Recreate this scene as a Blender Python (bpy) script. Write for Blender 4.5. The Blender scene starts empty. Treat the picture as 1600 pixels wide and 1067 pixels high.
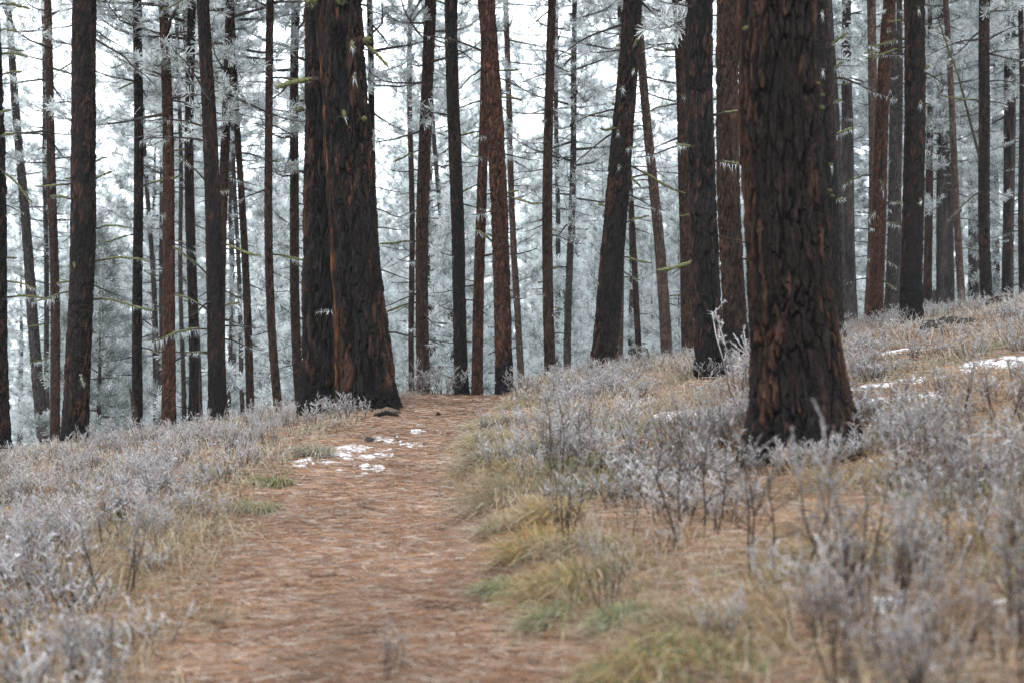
import bpy, math, random
import numpy as np
from mathutils import Vector

# ------------------------------------------------------------------ camera, sky, sun, exposure
SC = bpy.context.scene
COL = SC.collection
CAM_Z = 1.4
LENS = 50.0
FPX = 1600 * LENS / 36.0            # focal length in photograph pixels
cam_d = bpy.data.cameras.new('camera')
cam = bpy.data.objects.new('camera', cam_d); COL.objects.link(cam)
cam.location = (0, 0, CAM_Z); cam.rotation_euler = (math.radians(90), 0, 0)
cam_d.lens = LENS; cam_d.sensor_width = 36; cam_d.clip_start = 0.1; cam_d.clip_end = 2000
cam_d.dof.use_dof = True; cam_d.dof.focus_distance = 20.5; cam_d.dof.aperture_fstop = 2.0
SC.camera = cam

W = bpy.data.worlds.new('World'); SC.world = W; W.use_nodes = True
nt = W.node_tree; nt.nodes.clear()
sky = nt.nodes.new('ShaderNodeTexSky'); sky.sky_type = 'NISHITA'; sky.sun_disc = False
sky.sun_elevation = math.radians(42); sky.sun_rotation = math.radians(200)
sky.air_density = 1.0; sky.dust_density = 4.0; sky.ozone_density = 1.0
hs = nt.nodes.new('ShaderNodeHueSaturation'); hs.inputs['Saturation'].default_value = 0.22
cloud = nt.nodes.new('ShaderNodeMix'); cloud.data_type = 'RGBA'
cloud.inputs[0].default_value = 0.72
cloud.inputs[7].default_value = (9.0, 9.8, 10.6, 1)
bg = nt.nodes.new('ShaderNodeBackground'); bg.inputs['Strength'].default_value = 0.15
wo = nt.nodes.new('ShaderNodeOutputWorld')
nt.links.new(sky.outputs[0], hs.inputs['Color']); nt.links.new(hs.outputs[0], cloud.inputs[6])
nt.links.new(cloud.outputs[2], bg.inputs[0]); nt.links.new(bg.outputs[0], wo.inputs[0])

sun_d = bpy.data.lights.new('sun', 'SUN'); sun_d.energy = 0.7; sun_d.angle = math.radians(25); sun_d.color = (1, .97, .93)
sun = bpy.data.objects.new('sun', sun_d); COL.objects.link(sun)
sun.rotation_euler = (math.radians(48), 0, math.radians(-20))
SC.view_settings.view_transform = 'Standard'; SC.view_settings.look = 'None'
SC.view_settings.exposure = 1.58; SC.view_settings.gamma = 1.0
SC.view_settings.use_curve_mapping = False
cy = SC.cycles
cy.max_bounces = 9; cy.diffuse_bounces = 7; cy.transmission_bounces = 6; cy.transparent_max_bounces = 4
cy.volume_bounces = 1
cy.use_denoising = True
try:
    cy.denoiser = 'OPENIMAGEDENOISE'; cy.denoising_input_passes = 'RGB_ALBEDO_NORMAL'; cy.denoising_prefilter = 'NONE'
except Exception:
    pass

rng = np.random.default_rng(11)
random.seed(5)

# ------------------------------------------------------------------ noise
_T = np.random.default_rng(77).random(65536)
def _h(ix, iy, iz=0):
    n = (ix * 73856093) ^ (iy * 19349663) ^ (iz * 83492791)
    n = (n ^ (n >> 13)) * 1274126177
    return _T[(n ^ (n >> 16)) & 65535]
def vn2(x, y, s=0):
    x = np.asarray(x, float); y = np.asarray(y, float)
    ix = np.floor(x).astype(np.int64); iy = np.floor(y).astype(np.int64)
    fx = x - ix; fy = y - iy; fx = fx*fx*(3-2*fx); fy = fy*fy*(3-2*fy)
    a = _h(ix, iy, s); b = _h(ix+1, iy, s); c = _h(ix, iy+1, s); d = _h(ix+1, iy+1, s)
    return (a*(1-fx)+b*fx)*(1-fy) + (c*(1-fx)+d*fx)*fy
def fbm2(x, y, o=4, s=0):
    r = 0; a = .5; t = 0
    for i in range(o):
        r = r + a*vn2(x*2**i, y*2**i, s+i*7); t += a; a *= .5
    return r/t
def vn3(x, y, z, s=0):
    iz = np.floor(z).astype(np.int64); fz = z-iz; fz = fz*fz*(3-2*fz)
    lo = 0
    ix = np.floor(x).astype(np.int64); iy = np.floor(y).astype(np.int64)
    fx = x-ix; fy = y-iy; fx = fx*fx*(3-2*fx); fy = fy*fy*(3-2*fy)
    def lay(k):
        q = k*57 + s*131
        return (_h(ix, iy, q)*(1-fx)+_h(ix+1, iy, q)*fx)*(1-fy) + (_h(ix, iy+1, q)*(1-fx)+_h(ix+1, iy+1, q)*fx)*fy
    return lay(iz)*(1-fz)+lay(iz+1)*fz
def sstep(a, b, x):
    t = np.clip((x-a)/(b-a), 0, 1); return t*t*(3-2*t)

# ------------------------------------------------------------------ the lie of the land
_py = np.array([-20, 0, 5, 8, 10.3, 13.5, 16, 20.5, 24, 30, 60.])
_px = np.array([1.0, .1, -.45, -.86, -1.14, -1.33, -1.22, -.88, -.45, .6, 6.])
_pz = np.array([-.3, 0, .05, .10, .16, .26, .35, .50, .58, .62, .62])
def _smooth(y, tab):
    return sum(np.interp(np.asarray(y, float)+k, _py, tab) for k in (-1.6, -.8, 0, .8, 1.6))/5
def path_x(y): return _smooth(y, _px)
def path_z(y): return _smooth(y, _pz)
def crest_y(x): return np.interp(x, [-60, -9, -2.2, 0, 3, 7, 12, 20, 60], [26, 24.5, 22.4, 22.4, 24, 27.5, 35, 42, 50])
def path_t(x, y): return x - path_x(y)
def terr(x, y):
    x = np.asarray(x, float); y = np.asarray(y, float)
    t = path_t(x, y) + .10*(fbm2(x*.9+3, y*.9, 2, 5)-.5)
    sr = np.maximum(t-.62, 0); sl = np.maximum(-t-.62, 0)
    sr = np.where(sr > 25, 25+(sr-25)*.5, sr); sl = np.where(sl > 14, 14+(sl-14)*.4, sl)
    z = path_z(y) + .163*sr - .145*sl
    z = z + .11*sstep(0, .5, sr) + .05*sstep(0, .35, sl)*(1-sstep(.5, 2, sl))
    z = z + .10*(fbm2(x*.35, y*.35, 3, 9)-.5)*sstep(.3, 1.2, np.abs(t)) + .022*(fbm2(x*2.2, y*2.2, 3, 2)-.5) - .03*np.exp(-(t/.35)**2) + .016*(fbm2(x*5, y*3, 2, 44)-.5)
    z = z + .07*np.exp(-((x+2.12)**2+(y-20.3)**2)/.75) + .06*np.exp(-((x-2.15)**2+(y-10.6)**2)/.35)
    e = np.maximum(y-crest_y(x), 0)
    f = .26*e*e/(e+5)
    return z - 11*(1-np.exp(-f/11))
def hit(px, py, d0=2.5, d1=70):
    ds = np.arange(d0, d1, .03)
    x = (px-800)/FPX*ds; z = CAM_Z+(533.5-py)/FPX*ds
    ok = np.nonzero(z < terr(x, ds))[0]
    i = ok[0] if len(ok) else len(ds)-1
    cr = np.nonzero(ds > crest_y(x)+.2)[0]          # a sight line that grazes the brow ends on it
    if len(cr): i = min(i, cr[0])
    return x[i], ds[i], float(terr(x[i], ds[i]))

# ------------------------------------------------------------------ mesh tools
def norm(v): return v/np.maximum(np.linalg.norm(v, axis=-1, keepdims=True), 1e-9)
def tag(o, label=None, cat=None, group=None, kind=None):
    if label: o['label'] = label
    if cat: o['category'] = cat
    if group: o['group'] = group
    if kind: o['kind'] = kind
    return o
def empty(name, loc):
    o = bpy.data.objects.new(name, None); COL.objects.link(o); o.location = loc; o.empty_display_size = .2
    return o
def mesh_of(name, V, F, C=None, mat=None, smooth=True, extra=None):
    V = np.ascontiguousarray(V, np.float32); F = np.ascontiguousarray(F, np.int32)
    k = F.shape[1]
    me = bpy.data.meshes.new(name)
    me.vertices.add(len(V)); me.vertices.foreach_set('co', V.ravel())
    me.loops.add(F.size); me.loops.foreach_set('vertex_index', F.ravel())
    me.polygons.add(len(F)); me.polygons.foreach_set('loop_start', np.arange(0, F.size, k, dtype=np.int32))
    me.polygons.foreach_set('use_smooth', np.full(len(F), smooth))
    if C is not None:
        a = me.attributes.new('Col', 'FLOAT_COLOR', 'POINT')
        a.data.foreach_set('color', np.ascontiguousarray(np.c_[C, np.ones(len(C))], np.float32).ravel())
    for nm, arr in (extra or {}).items():
        a = me.attributes.new(nm, 'FLOAT', 'POINT'); a.data.foreach_set('value', np.ascontiguousarray(arr, np.float32))
    me.update(calc_edges=True); me.validate()
    if mat: me.materials.append(mat)
    return me
def obj(name, me, parent=None, loc=None):
    o = bpy.data.objects.new(name, me); COL.objects.link(o)
    if parent is not None: o.parent = parent
    if loc is not None: o.location = loc
    return o
class MB:
    def __init__(s): s.V = []; s.F = []; s.C = []; s.n = 0
    def add(s, V, F, C):
        V = np.asarray(V, float).reshape(-1, 3); C = np.asarray(C, float)
        if C.ndim == 1: C = np.tile(C, (len(V), 1))
        s.V.append(V); s.F.append(np.asarray(F)+s.n); s.C.append(C.reshape(-1, 3)); s.n += len(V)
    def arrays(s): return np.concatenate(s.V), np.concatenate(s.F), np.concatenate(s.C)
    def mesh(s, name, mat, origin=(0, 0, 0), smooth=True):
        V, F, C = s.arrays(); return mesh_of(name, V-np.asarray(origin), F, C, mat, smooth)
def tubes(P, R, S=4):
    """many tubes at once: P (n,k,3), R (n,k) -> verts, triangles, ring index of each vert"""
    P = np.asarray(P, float); R = np.asarray(R, float); n, k, _ = P.shape
    t = norm(np.gradient(P, axis=1))
    ref = np.where(np.abs(t[..., 2:3]) > .9, np.array([1., 0, 0]), np.array([0, 0, 1.]))
    a = norm(np.cross(t, ref)); b = np.cross(t, a)
    th = np.arange(S)*2*math.pi/S
    V = P[:, :, None] + R[:, :, None, None]*(a[:, :, None]*np.cos(th)[:, None] + b[:, :, None]*np.sin(th)[:, None])
    idx = np.arange(n*k*S).reshape(n, k, S)
    q0 = idx[:, :-1]; q1 = idx[:, 1:]
    r0 = np.roll(q0, -1, 2); r1 = np.roll(q1, -1, 2)
    F = np.concatenate([np.stack([q0, q1, r1], -1).reshape(-1, 3), np.stack([q0, r1, r0], -1).reshape(-1, 3)])
    ring = np.broadcast_to(np.arange(k)[None, :, None], (n, k, S)).ravel()
    return V.reshape(-1, 3), F, ring
def spikes(B, D, w, r, wend=0.0):
    """flat tapering needles: base B, vector D, base width w"""
    n = len(B)
    side = norm(np.cross(D, r.normal(size=(n, 3))))*np.asarray(w).reshape(-1, 1)*.5
    V = np.stack([B-side, B+side, B+D], 1).reshape(-1, 3)
    return V, np.arange(3*n).reshape(n, 3)
def strips(B, D, w, r):
    """needles of nearly even width, two triangles each"""
    n = len(B); side = norm(np.cross(D, r.normal(size=(n, 3))))*np.asarray(w).reshape(-1, 1)*.5
    V = np.stack([B-side*.6, B+side*.6, B+D+side, B+D-side], 1).reshape(-1, 3)
    i = np.arange(n)[:, None]*4
    return V, np.concatenate([i+[0, 1, 2], i+[0, 2, 3]])
def blades(B, D, droop, w, r):
    """bent grass blades: quad + tip"""
    n = len(B)
    side = norm(np.cross(D, np.array([0, 0, 1.])+.3*r.normal(size=(n, 3))))*np.asarray(w).reshape(-1, 1)*.5
    M = B+D*.55; T = B+D; T = T.copy(); T[:, 2] -= droop
    V = np.stack([B-side, B+side, M-side*.8, M+side*.8, T], 1).reshape(-1, 3)
    i = np.arange(n)[:, None]*5
    F = np.concatenate([i+[0, 1, 3], i+[0, 3, 2], i+[2, 3, 4]])
    return V, F

# ------------------------------------------------------------------ materials
def new_mat(name):
    m = bpy.data.materials.new(name); m.use_nodes = True; n = m.node_tree; n.nodes.clear()
    out = n.nodes.new('ShaderNodeOutputMaterial')
    return m, n, out
def plant_mat(name, trans=.25, jitter=.25, gain=1.0):
    m, n, out = new_mat(name)
    at = n.nodes.new('ShaderNodeAttribute'); at.attribute_name = 'Col'
    oi = n.nodes.new('ShaderNodeObjectInfo')
    mr = n.nodes.new('ShaderNodeMapRange'); mr.inputs[3].default_value = gain*(1-jitter); mr.inputs[4].default_value = gain*(1+jitter*.6)
    n.links.new(oi.outputs['Random'], mr.inputs[0])
    mul = n.nodes.new('ShaderNodeVectorMath'); mul.operation = 'SCALE'
    n.links.new(at.outputs['Color'], mul.inputs[0]); n.links.new(mr.outputs[0], mul.inputs['Scale'])
    d = n.nodes.new('ShaderNodeBsdfDiffuse'); t = n.nodes.new('ShaderNodeBsdfTranslucent')
    n.links.new(mul.outputs[0], d.inputs[0]); n.links.new(mul.outputs[0], t.inputs[0])
    mx = n.nodes.new('ShaderNodeMixShader'); mx.inputs[0].default_value = trans
    n.links.new(d.outputs[0], mx.inputs[1]); n.links.new(t.outputs[0], mx.inputs[2]); n.links.new(mx.outputs[0], out.inputs[0])
    return m
def bark_mat(name):
    m, n, out = new_mat(name)
    at = n.nodes.new('ShaderNodeAttribute'); at.attribute_name = 'Col'
    tc = n.nodes.new('ShaderNodeTexCoord')
    mp = n.nodes.new('ShaderNodeMapping'); mp.inputs['Scale'].default_value = (1, 1, .3)
    n.links.new(tc.outputs['Object'], mp.inputs[0])
    n1 = n.nodes.new('ShaderNodeTexNoise'); n1.inputs['Scale'].default_value = 42; n1.inputs['Detail'].default_value = 6; n1.inputs['Roughness'].default_value = .7
    n2 = n.nodes.new('ShaderNodeTexVoronoi'); n2.inputs['Scale'].default_value = 30; n2.feature = 'DISTANCE_TO_EDGE'
    n.links.new(mp.outputs[0], n1.inputs[0])
    wv = n.nodes.new('ShaderNodeVectorMath'); wv.operation = 'MULTIPLY_ADD'
    wv.inputs[1].default_value = (.03, .03, .03)
    n.links.new(n1.outputs['Color'], wv.inputs[0]); n.links.new(mp.outputs[0], wv.inputs[2]); n.links.new(wv.outputs[0], n2.inputs[0])
    r1 = n.nodes.new('ShaderNodeMapRange'); r1.inputs[1].default_value = .25; r1.inputs[2].default_value = .75; r1.inputs[3].default_value = .13; r1.inputs[4].default_value = .85
    n.links.new(n1.outputs[0], r1.inputs[0])
    mul = n.nodes.new('ShaderNodeVectorMath'); mul.operation = 'SCALE'
    n.links.new(at.outputs['Color'], mul.inputs[0]); n.links.new(r1.outputs[0], mul.inputs['Scale'])
    # specks of frost caught on the bark
    n3 = n.nodes.new('ShaderNodeTexNoise'); n3.inputs['Scale'].default_value = 75; n3.inputs['Detail'].default_value = 3
    n.links.new(tc.outputs['Object'], n3.inputs[0])
    rs = n.nodes.new('ShaderNodeMapRange'); rs.inputs[1].default_value = .70; rs.inputs[2].default_value = .78
    rs.inputs[4].default_value = .25
    n.links.new(n3.outputs[0], rs.inputs[0])
    mx = n.nodes.new('ShaderNodeMix'); mx.data_type = 'RGBA'; mx.inputs[7].default_value = (.22, .22, .23, 1)
    n.links.new(rs.outputs[0], mx.inputs[0]); n.links.new(mul.outputs[0], mx.inputs[6])
    b = n.nodes.new('ShaderNodeBsdfPrincipled'); b.inputs['Roughness'].default_value = .85
    b.inputs['Specular IOR Level'].default_value = .1
    n.links.new(mx.outputs[2], b.inputs['Base Color'])
    ad = n.nodes.new('ShaderNodeMath'); ad.operation = 'MULTIPLY_ADD'; ad.inputs[1].default_value = .6
    r2 = n.nodes.new('ShaderNodeMapRange'); r2.inputs[2].default_value = .25
    n.links.new(n2.outputs[0], r2.inputs[0]); n.links.new(r2.outputs[0], ad.inputs[0]); n.links.new(n1.outputs[0], ad.inputs[2])
    bp = n.nodes.new('ShaderNodeBump'); bp.inputs['Strength'].default_value = 1.0; bp.inputs['Distance'].default_value = .03
    n.links.new(ad.outputs[0], bp.inputs['Height']); n.links.new(bp.outputs[0], b.inputs['Normal']); n.links.new(b.outputs[0], out.inputs[0])
    return m
def ground_mat():
    m, n, out = new_mat('forest_floor')
    tc = n.nodes.new('ShaderNodeTexCoord')
    pa = n.nodes.new('ShaderNodeAttribute'); pa.attribute_name = 'path'
    def noise(scale, det=5, rough=.6, sc=None):
        t = n.nodes.new('ShaderNodeTexNoise'); t.inputs['Scale'].default_value = scale; t.inputs['Detail'].default_value = det; t.inputs['Roughness'].default_value = rough
        if sc:
            mp = n.nodes.new('ShaderNodeMapping'); mp.inputs['Scale'].default_value = sc
            n.links.new(tc.outputs['Object'], mp.inputs[0]); n.links.new(mp.outputs[0], t.inputs[0])
        else: n.links.new(tc.outputs['Object'], t.inputs[0])
        return t
    def ramp(src, pts, gain=.53):
        r = n.nodes.new('ShaderNodeValToRGB'); e = r.color_ramp.elements
        while len(e) < len(pts): e.new(.5)
        for i, (p, c) in enumerate(pts): e[i].position = p; e[i].color = (*(q*gain for q in c), 1)
        n.links.new(src, r.inputs[0]); return r
    def mix(f, a, b, mode='MIX'):
        x = n.nodes.new('ShaderNodeMix'); x.data_type = 'RGBA'; x.blend_type = mode
        if isinstance(f, float): x.inputs[0].default_value = f
        else: n.links.new(f, x.inputs[0])
        for s, v in ((6, a), (7, b)):
            if isinstance(v, tuple): x.inputs[s].default_value = (*v, 1)
            else: n.links.new(v, x.inputs[s])
        return x.outputs[2]
    a = noise(2.2, 7, .75, (.55, 1.3, 1)); b = noise(44, 6, .78, (1, .65, 1)); c = noise(6, 4, .6)
    litter = ramp(b.outputs[0], [(.30, (.06, .035, .024)), (.40, (.24, .140, .092)), (.54, (.39, .235, .16)), (.72, (.55, .43, .35))])
    slope = ramp(b.outputs[0], [(.30, (.06, .042, .03)), (.45, (.21, .14, .09)), (.58, (.32, .24, .16)), (.72, (.46, .42, .37))])
    grey = ramp(b.outputs[0], [(.30, (.08, .054, .042)), (.5, (.30, .205, .16)), (.7, (.50, .41, .36))])
    f1 = ramp(a.outputs[0], [(.38, (0, 0, 0)), (.62, (1, 1, 1))], 1)
    pcol = mix(f1.outputs[0], litter.outputs[0], grey.outputs[0])
    f2 = ramp(c.outputs[0], [(.45, (0, 0, 0)), (.6, (1, 1, 1))], 1)
    scol = mix(f2.outputs[0], slope.outputs[0], litter.outputs[0])
    base = mix(pa.outputs['Fac'], scol, pcol)
    p = n.nodes.new('ShaderNodeBsdfPrincipled'); p.inputs['Roughness'].default_value = .95; p.inputs['Specular IOR Level'].default_value = .1
    n.links.new(base, p.inputs['Base Color'])
    bp = n.nodes.new('ShaderNodeBump'); bp.inputs['Strength'].default_value = .9; bp.inputs['Distance'].default_value = .03
    n.links.new(b.outputs[0], bp.inputs['Height']); n.links.new(bp.outputs[0], p.inputs['Normal'])
    n.links.new(p.outputs[0], out.inputs[0])
    return m
def snow_mat():
    m, n, out = new_mat('old_snow')
    tc = n.nodes.new('ShaderNodeTexCoord')
    t = n.nodes.new('ShaderNodeTexNoise'); t.inputs['Scale'].default_value = 30; t.inputs['Detail'].default_value = 5
    n.links.new(tc.outputs['Object'], t.inputs[0])
    r = n.nodes.new('ShaderNodeValToRGB'); r.color_ramp.elements[0].position = .3; r.color_ramp.elements[0].color = (.22, .17, .14, 1)
    r.color_ramp.elements[1].position = .52; r.color_ramp.elements[1].color = (.50, .515, .545, 1)
    n.links.new(t.outputs[0], r.inputs[0])
    p = n.nodes.new('ShaderNodeBsdfPrincipled'); p.inputs['Roughness'].default_value = .7
    n.links.new(r.outputs[0], p.inputs['Base Color'])
    bp = n.nodes.new('ShaderNodeBump'); bp.inputs['Strength'].default_value = .5; bp.inputs['Distance'].default_value = .02
    n.links.new(t.outputs[0], bp.inputs['Height']); n.links.new(bp.outputs[0], p.inputs['Normal']); n.links.new(p.outputs[0], out.inputs[0])
    return m
BARK = bark_mat('pine_bark'); NEEDLE = plant_mat('frosted_needles', .48, .12); FORB = plant_mat('frosted_twigs', .15, .15, .64)
GRASSM = plant_mat('dry_grass', .25, 0.0, .55); MOSSM = plant_mat('lichen_moss', .1, .2, .6); WOODM = bark_mat('dead_wood')
SNOW = snow_mat()

# ------------------------------------------------------------------ ground
def axis(n, k, lim, c):
    u = np.linspace(-1, 1, n); return c+np.sinh(u*k)/math.sinh(k)*lim
gx = axis(250, 5.0, 260, 0.5); gy = axis(270, 5.0, 260, 13)
X, Y = np.meshgrid(gx, gy); Z = terr(X, Y)
nx, ny = len(gx), len(gy)
ii = np.arange(nx*ny).reshape(ny, nx)
Q = np.stack([ii[:-1, :-1], ii[:-1, 1:], ii[1:, 1:], ii[1:, :-1]], -1).reshape(-1, 4)
tt = np.abs(path_t(X, Y)+.35*(fbm2(X*1.5, Y*1.5, 3, 4)-.5))
pm = (1-sstep(.55, .95, tt)).ravel()
tag(obj('ground', mesh_of('ground', np.c_[X.ravel(), Y.ravel(), Z.ravel()], Q, None, ground_mat(), True, {'path': pm})), kind='structure')

# ------------------------------------------------------------------ bark trunks
PAL = {  # plate A, plate B, furrow
    'dark':  ((.031, .022, .019), (.090, .043, .028), (.004, .003, .003)),
    'black': ((.028, .022, .021), (.085, .043, .030), (.004, .003, .003)),
    'red':   ((.110, .050, .033), (.175, .078, .046), (.018, .009, .007)),
    'brown': ((.078, .045, .034), (.120, .060, .040), (.013, .009, .007)),
    'grey':  ((.105, .088, .088), (.130, .096, .088), (.030, .024, .024)),
    'pale':  ((.175, .118, .098), (.22, .138, .104), (.055, .037, .031)),
}
def bark_trunk(cl, rad, zs, nu, pw, ph, depth, seed, pal='dark', char=0.0, flare=.35, flare_h=.3, z0=0, fur=.5, lobes=5, lump=.05):
    """one closed trunk surface with bark plates and furrows; cl(z)->x,y, rad(z)"""
    r = np.random.default_rng(seed)
    a = np.arange(nu)*2*math.pi/nu
    zs = np.asarray(zs); A, Zg = np.meshgrid(a, zs)
    ca, sa = np.cos(A), np.sin(A)
    R = rad(Zg)
    ph0 = r.uniform(0, 6.28, 4)
    zz = Zg-z0
    lob = (.55+.45*np.cos(lobes*A+ph0[0])*np.cos(2*A+ph0[1]) + .25*np.cos(3*A+ph0[2]))
    R = R*(1+flare*np.exp(-np.maximum(zz, 0)/flare_h)*lob)
    R = R*(1+lump*2*(vn3(ca*1.3+5, sa*1.3+5, Zg*.9, seed % 97)-.5))
    Rm = float(np.mean(rad(zs[:max(2, len(zs)//2)])))
    nc = max(5, int(round(2*math.pi*Rm/pw)))
    wob = (vn3(ca*Rm*9+9, sa*Rm*9+9, Zg*3.2, seed % 89)-.5)*2.3+(vn3(ca*Rm*22+9, sa*Rm*22+9, Zg*9, seed % 83)-.5)*1.3+(vn3(ca*Rm*50+9, sa*Rm*50+9, Zg*22, seed % 79)-.5)*.7
    def cells(nc, pw_, ph_, sd, wamp):
        U = A/(2*math.pi)*nc + wob*wamp; Wv = zz/ph_ + 50 + wob*.35
        iu = np.floor(U).astype(np.int64); iw = np.floor(Wv).astype(np.int64)
        F1 = np.full(U.shape, 9.); F2 = np.full(U.shape, 9.); ID = np.zeros(U.shape)
        for du in (-1, 0, 1):
            for dw in (-1, 0, 1):
                cu = iu+du; cw = iw+dw; cm = np.mod(cu, nc)
                jx = _h(cm, cw, sd); jy = _h(cm, cw, sd+3)
                d = np.hypot(cu+.15+.7*jx-U, (cw+jy-Wv)*.8)
                m = d < F1
                F2 = np.where(m, F1, np.minimum(F2, d)); ID = np.where(m, _h(cm, cw, sd+9), ID); F1 = np.where(m, d, F1)
        return F2-F1, ID
    e1, id1 = cells(nc, pw, ph, seed % 1000, .55)
    brk = vn3(ca*Rm*13+1, sa*Rm*13+1, Zg*2.6, seed % 61)
    f1 = sstep(.0, fur*(.15+.85*vn3(ca*Rm*7+4, sa*Rm*7+4, Zg*1.7, seed % 59)), e1)
    f1 = np.maximum(f1, sstep(.62, .74, brk)*.8)
    e2, id2 = cells(nc*3, pw/3, ph/2.0, seed % 1000+31, 1.3)
    f2 = sstep(.03, .4, e2)
    fine = vn3(ca*Rm*40+3, sa*Rm*40+3, Zg*18, 3)-.5
    disp = depth*((f1-1) + (id1-.5)*.45*f1 - .22*(1-f2)*f1 + .30*(id2-.5)*f1 + .30*fine + .22*(vn3(ca*Rm*95+3, sa*Rm*95+3, Zg*60, 8)-.5))
    R = R+disp
    Rr = R
    cx, cyy = cl(Zg)
    V = np.stack([cx+Rr*ca, cyy+Rr*sa, Zg], -1).reshape(-1, 3)
    nv = len(zs); ix = np.arange(nv*nu).reshape(nv, nu)
    q0, q1 = ix[:-1], ix[1:]
    Qd = np.stack([q0, np.roll(q0, -1, 1), np.roll(q1, -1, 1), q1], -1).reshape(-1, 4)
    pA, pB, pF = (np.array(c) for c in PAL[pal])
    k = np.clip(.35*id1+.65*id2+.9*(vn3(ca*2+7, sa*2+7, Zg*.8, 5)-.5), 0, 1)[..., None]
    k = sstep(.58, .80, k)
    c = pA*(1-k)+pB*k
    c = c*(.6+.8*id2[..., None])*(.7+.6*vn3(ca*Rm*60+3, sa*Rm*60+3, Zg*34, 14))[..., None]
    c = pF+(c-pF)*(sstep(.15, .75, f1)*(.5+.5*f2))[..., None]
    if char > 0:
        edge = char*(.55+.9*vn3(ca*1.6+2, sa*1.6+2, Zg*.7, seed % 71))
        ch = (1-sstep(edge*.75, edge*1.15, zz))[..., None]*.88
        c = c*(1-ch)+np.array([.010, .009, .009])*ch
    return V, Qd, c.reshape(-1, 3)
def zlist(z0, zv, z1, step, top_step=.5):
    return np.concatenate([np.arange(z0, zv, step), np.arange(zv, z1+top_step, top_step)])

# ------------------------------------------------------------------ frosted pine crowns
FROST = np.array([.87, .925, .935]); GREEN = np.array([.062, .080, .070]); TWIG = np.array([.060, .048, .043])
def crown_arrays(seed, H, Rm, nl, shape='tall', needle=.235, per=24, twd=5.2, frost=1.0, droop=.0, nw=.0135):
    """limbs, twigs and needle tufts around a vertical axis starting at z=0"""
    r = np.random.default_rng(seed); mb = MB()
    limbP, limbR, twP, tufB, tufD = [], [], [], [], []
    for i in range(nl):
        f = (i+r.uniform(0, 1))/nl
        z = H*f**.9
        if shape == 'tall': prof = (.62+.5*math.sin(min(1, f*1.5)*math.pi*.6))*(1-f**2.2*.85)
        else: prof = (1-f)**.75*1.0+.08
        L = Rm*prof*r.uniform(.65, 1.15)
        az = i*2.399+r.uniform(-.5, .5)
        el0 = math.radians(r.uniform(-18, 14)+40*f)-droop
        k = 6; s = np.linspace(0, 1, k)
        el = el0 - .5*s*(1-s)*2 + .75*s**2*r.uniform(.5, 1.3)
        da = az+np.cumsum(r.normal(0, .10, k))
        step = np.stack([np.cos(el)*np.cos(da), np.cos(el)*np.sin(da), np.sin(el)], -1)*L/(k-1)
        P = np.concatenate([[[0, 0, z]], np.array([0, 0, z])+np.cumsum(step[1:], 0)])
        limbP.append(P); limbR.append(np.linspace(.012+.009*L, .005, k))
        nt_ = max(3, int(L*twd))
        for j in range(nt_):
            t = .22+.78*((j+r.uniform(0, 1))/nt_)
            if j == nt_-1: t = 1.0
            x = t*(k-1); i0 = min(int(x), k-2); fr = x-i0
            b = P[i0]*(1-fr)+P[i0+1]*fr; dirL = norm(P[i0+1]-P[i0])
            sd = norm(np.cross(dirL, [0, 0, 1.]))*(1 if j % 2 else -1)
            d = norm(dirL*r.uniform(.3, 1)+sd*r.uniform(.2, 1.1)*(0.15 if j == nt_-1 else 1)+np.array([0, 0, r.uniform(-.35, .55)]))
            l = r.uniform(.25, .75)*(.6+.25*L/2)
            p1 = b+d*l*.55; d2 = norm(d+np.array([0, 0, .45])+.25*r.normal(size=3)); p2 = p1+d2*l*.45
            twP.append([b, p1, p2])
            tufB.append(p2); tufD.append(d2); tufB.append(b*.2+p1*.3+p2*.5+.04*r.normal(size=3)); tufD.append(norm(d+.7*r.normal(size=3)))
            if r.random() < .75:
                d3 = norm(d+1.0*r.normal(size=3)); p3 = p1+d3*l*.4; twP.append([p1, (p1+p3)/2+.02*r.normal(size=3), p3]); tufB.append(p3); tufD.append(d3)
    limbP = np.array(limbP); limbR = np.array(limbR); twP = np.array(twP)
    v, f, ring = tubes(limbP, limbR, 4); mb.add(v, f, TWIG*(1+.9*(ring/5.)[:, None])+np.array([.12, .13, .135])*frost*(ring/5.)[:, None])
    v, f, ring = tubes(twP, np.tile([.008, .006, .003], (len(twP), 1)), 3); mb.add(v, f, TWIG+(np.array([.34, .37, .38])*frost)*(ring/2.)[:, None]*.8)
    B = np.repeat(np.array(tufB), per, 0); D = np.repeat(np.array(tufD), per, 0)
    n = len(B)
    dd = norm(D*.75+r.normal(size=(n, 3))*.72+np.array([0, 0, -.05]))
    back = np.repeat(r.uniform(.02, .16, len(tufB)), per)*r.uniform(0, 1, n)
    B = B-D*back[:, None]
    V, F = strips(B, dd*(needle*r.uniform(.7, 1.2, (n, 1))), nw*r.uniform(.7, 1.3, n), r)
    fz = np.repeat(np.clip(frost*np.where(r.random(len(tufB)) < .22, .35, 1)*r.uniform(.8, 1.4, len(tufB)), 0, 1.1), per)[:, None]
    nz = r.uniform(.55, 1.1, (n, 1)); b_ = .36*fz*nz; t_ = np.clip(1.1*fz*nz, 0, 1)
    base = GREEN*(1-b_)+FROST*b_; tip = GREEN*(1-t_)+FROST*t_
    C = np.stack([base, base, tip, tip], 1).reshape(-1, 3)
    mb.add(V, F, C)
    return mb

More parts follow.
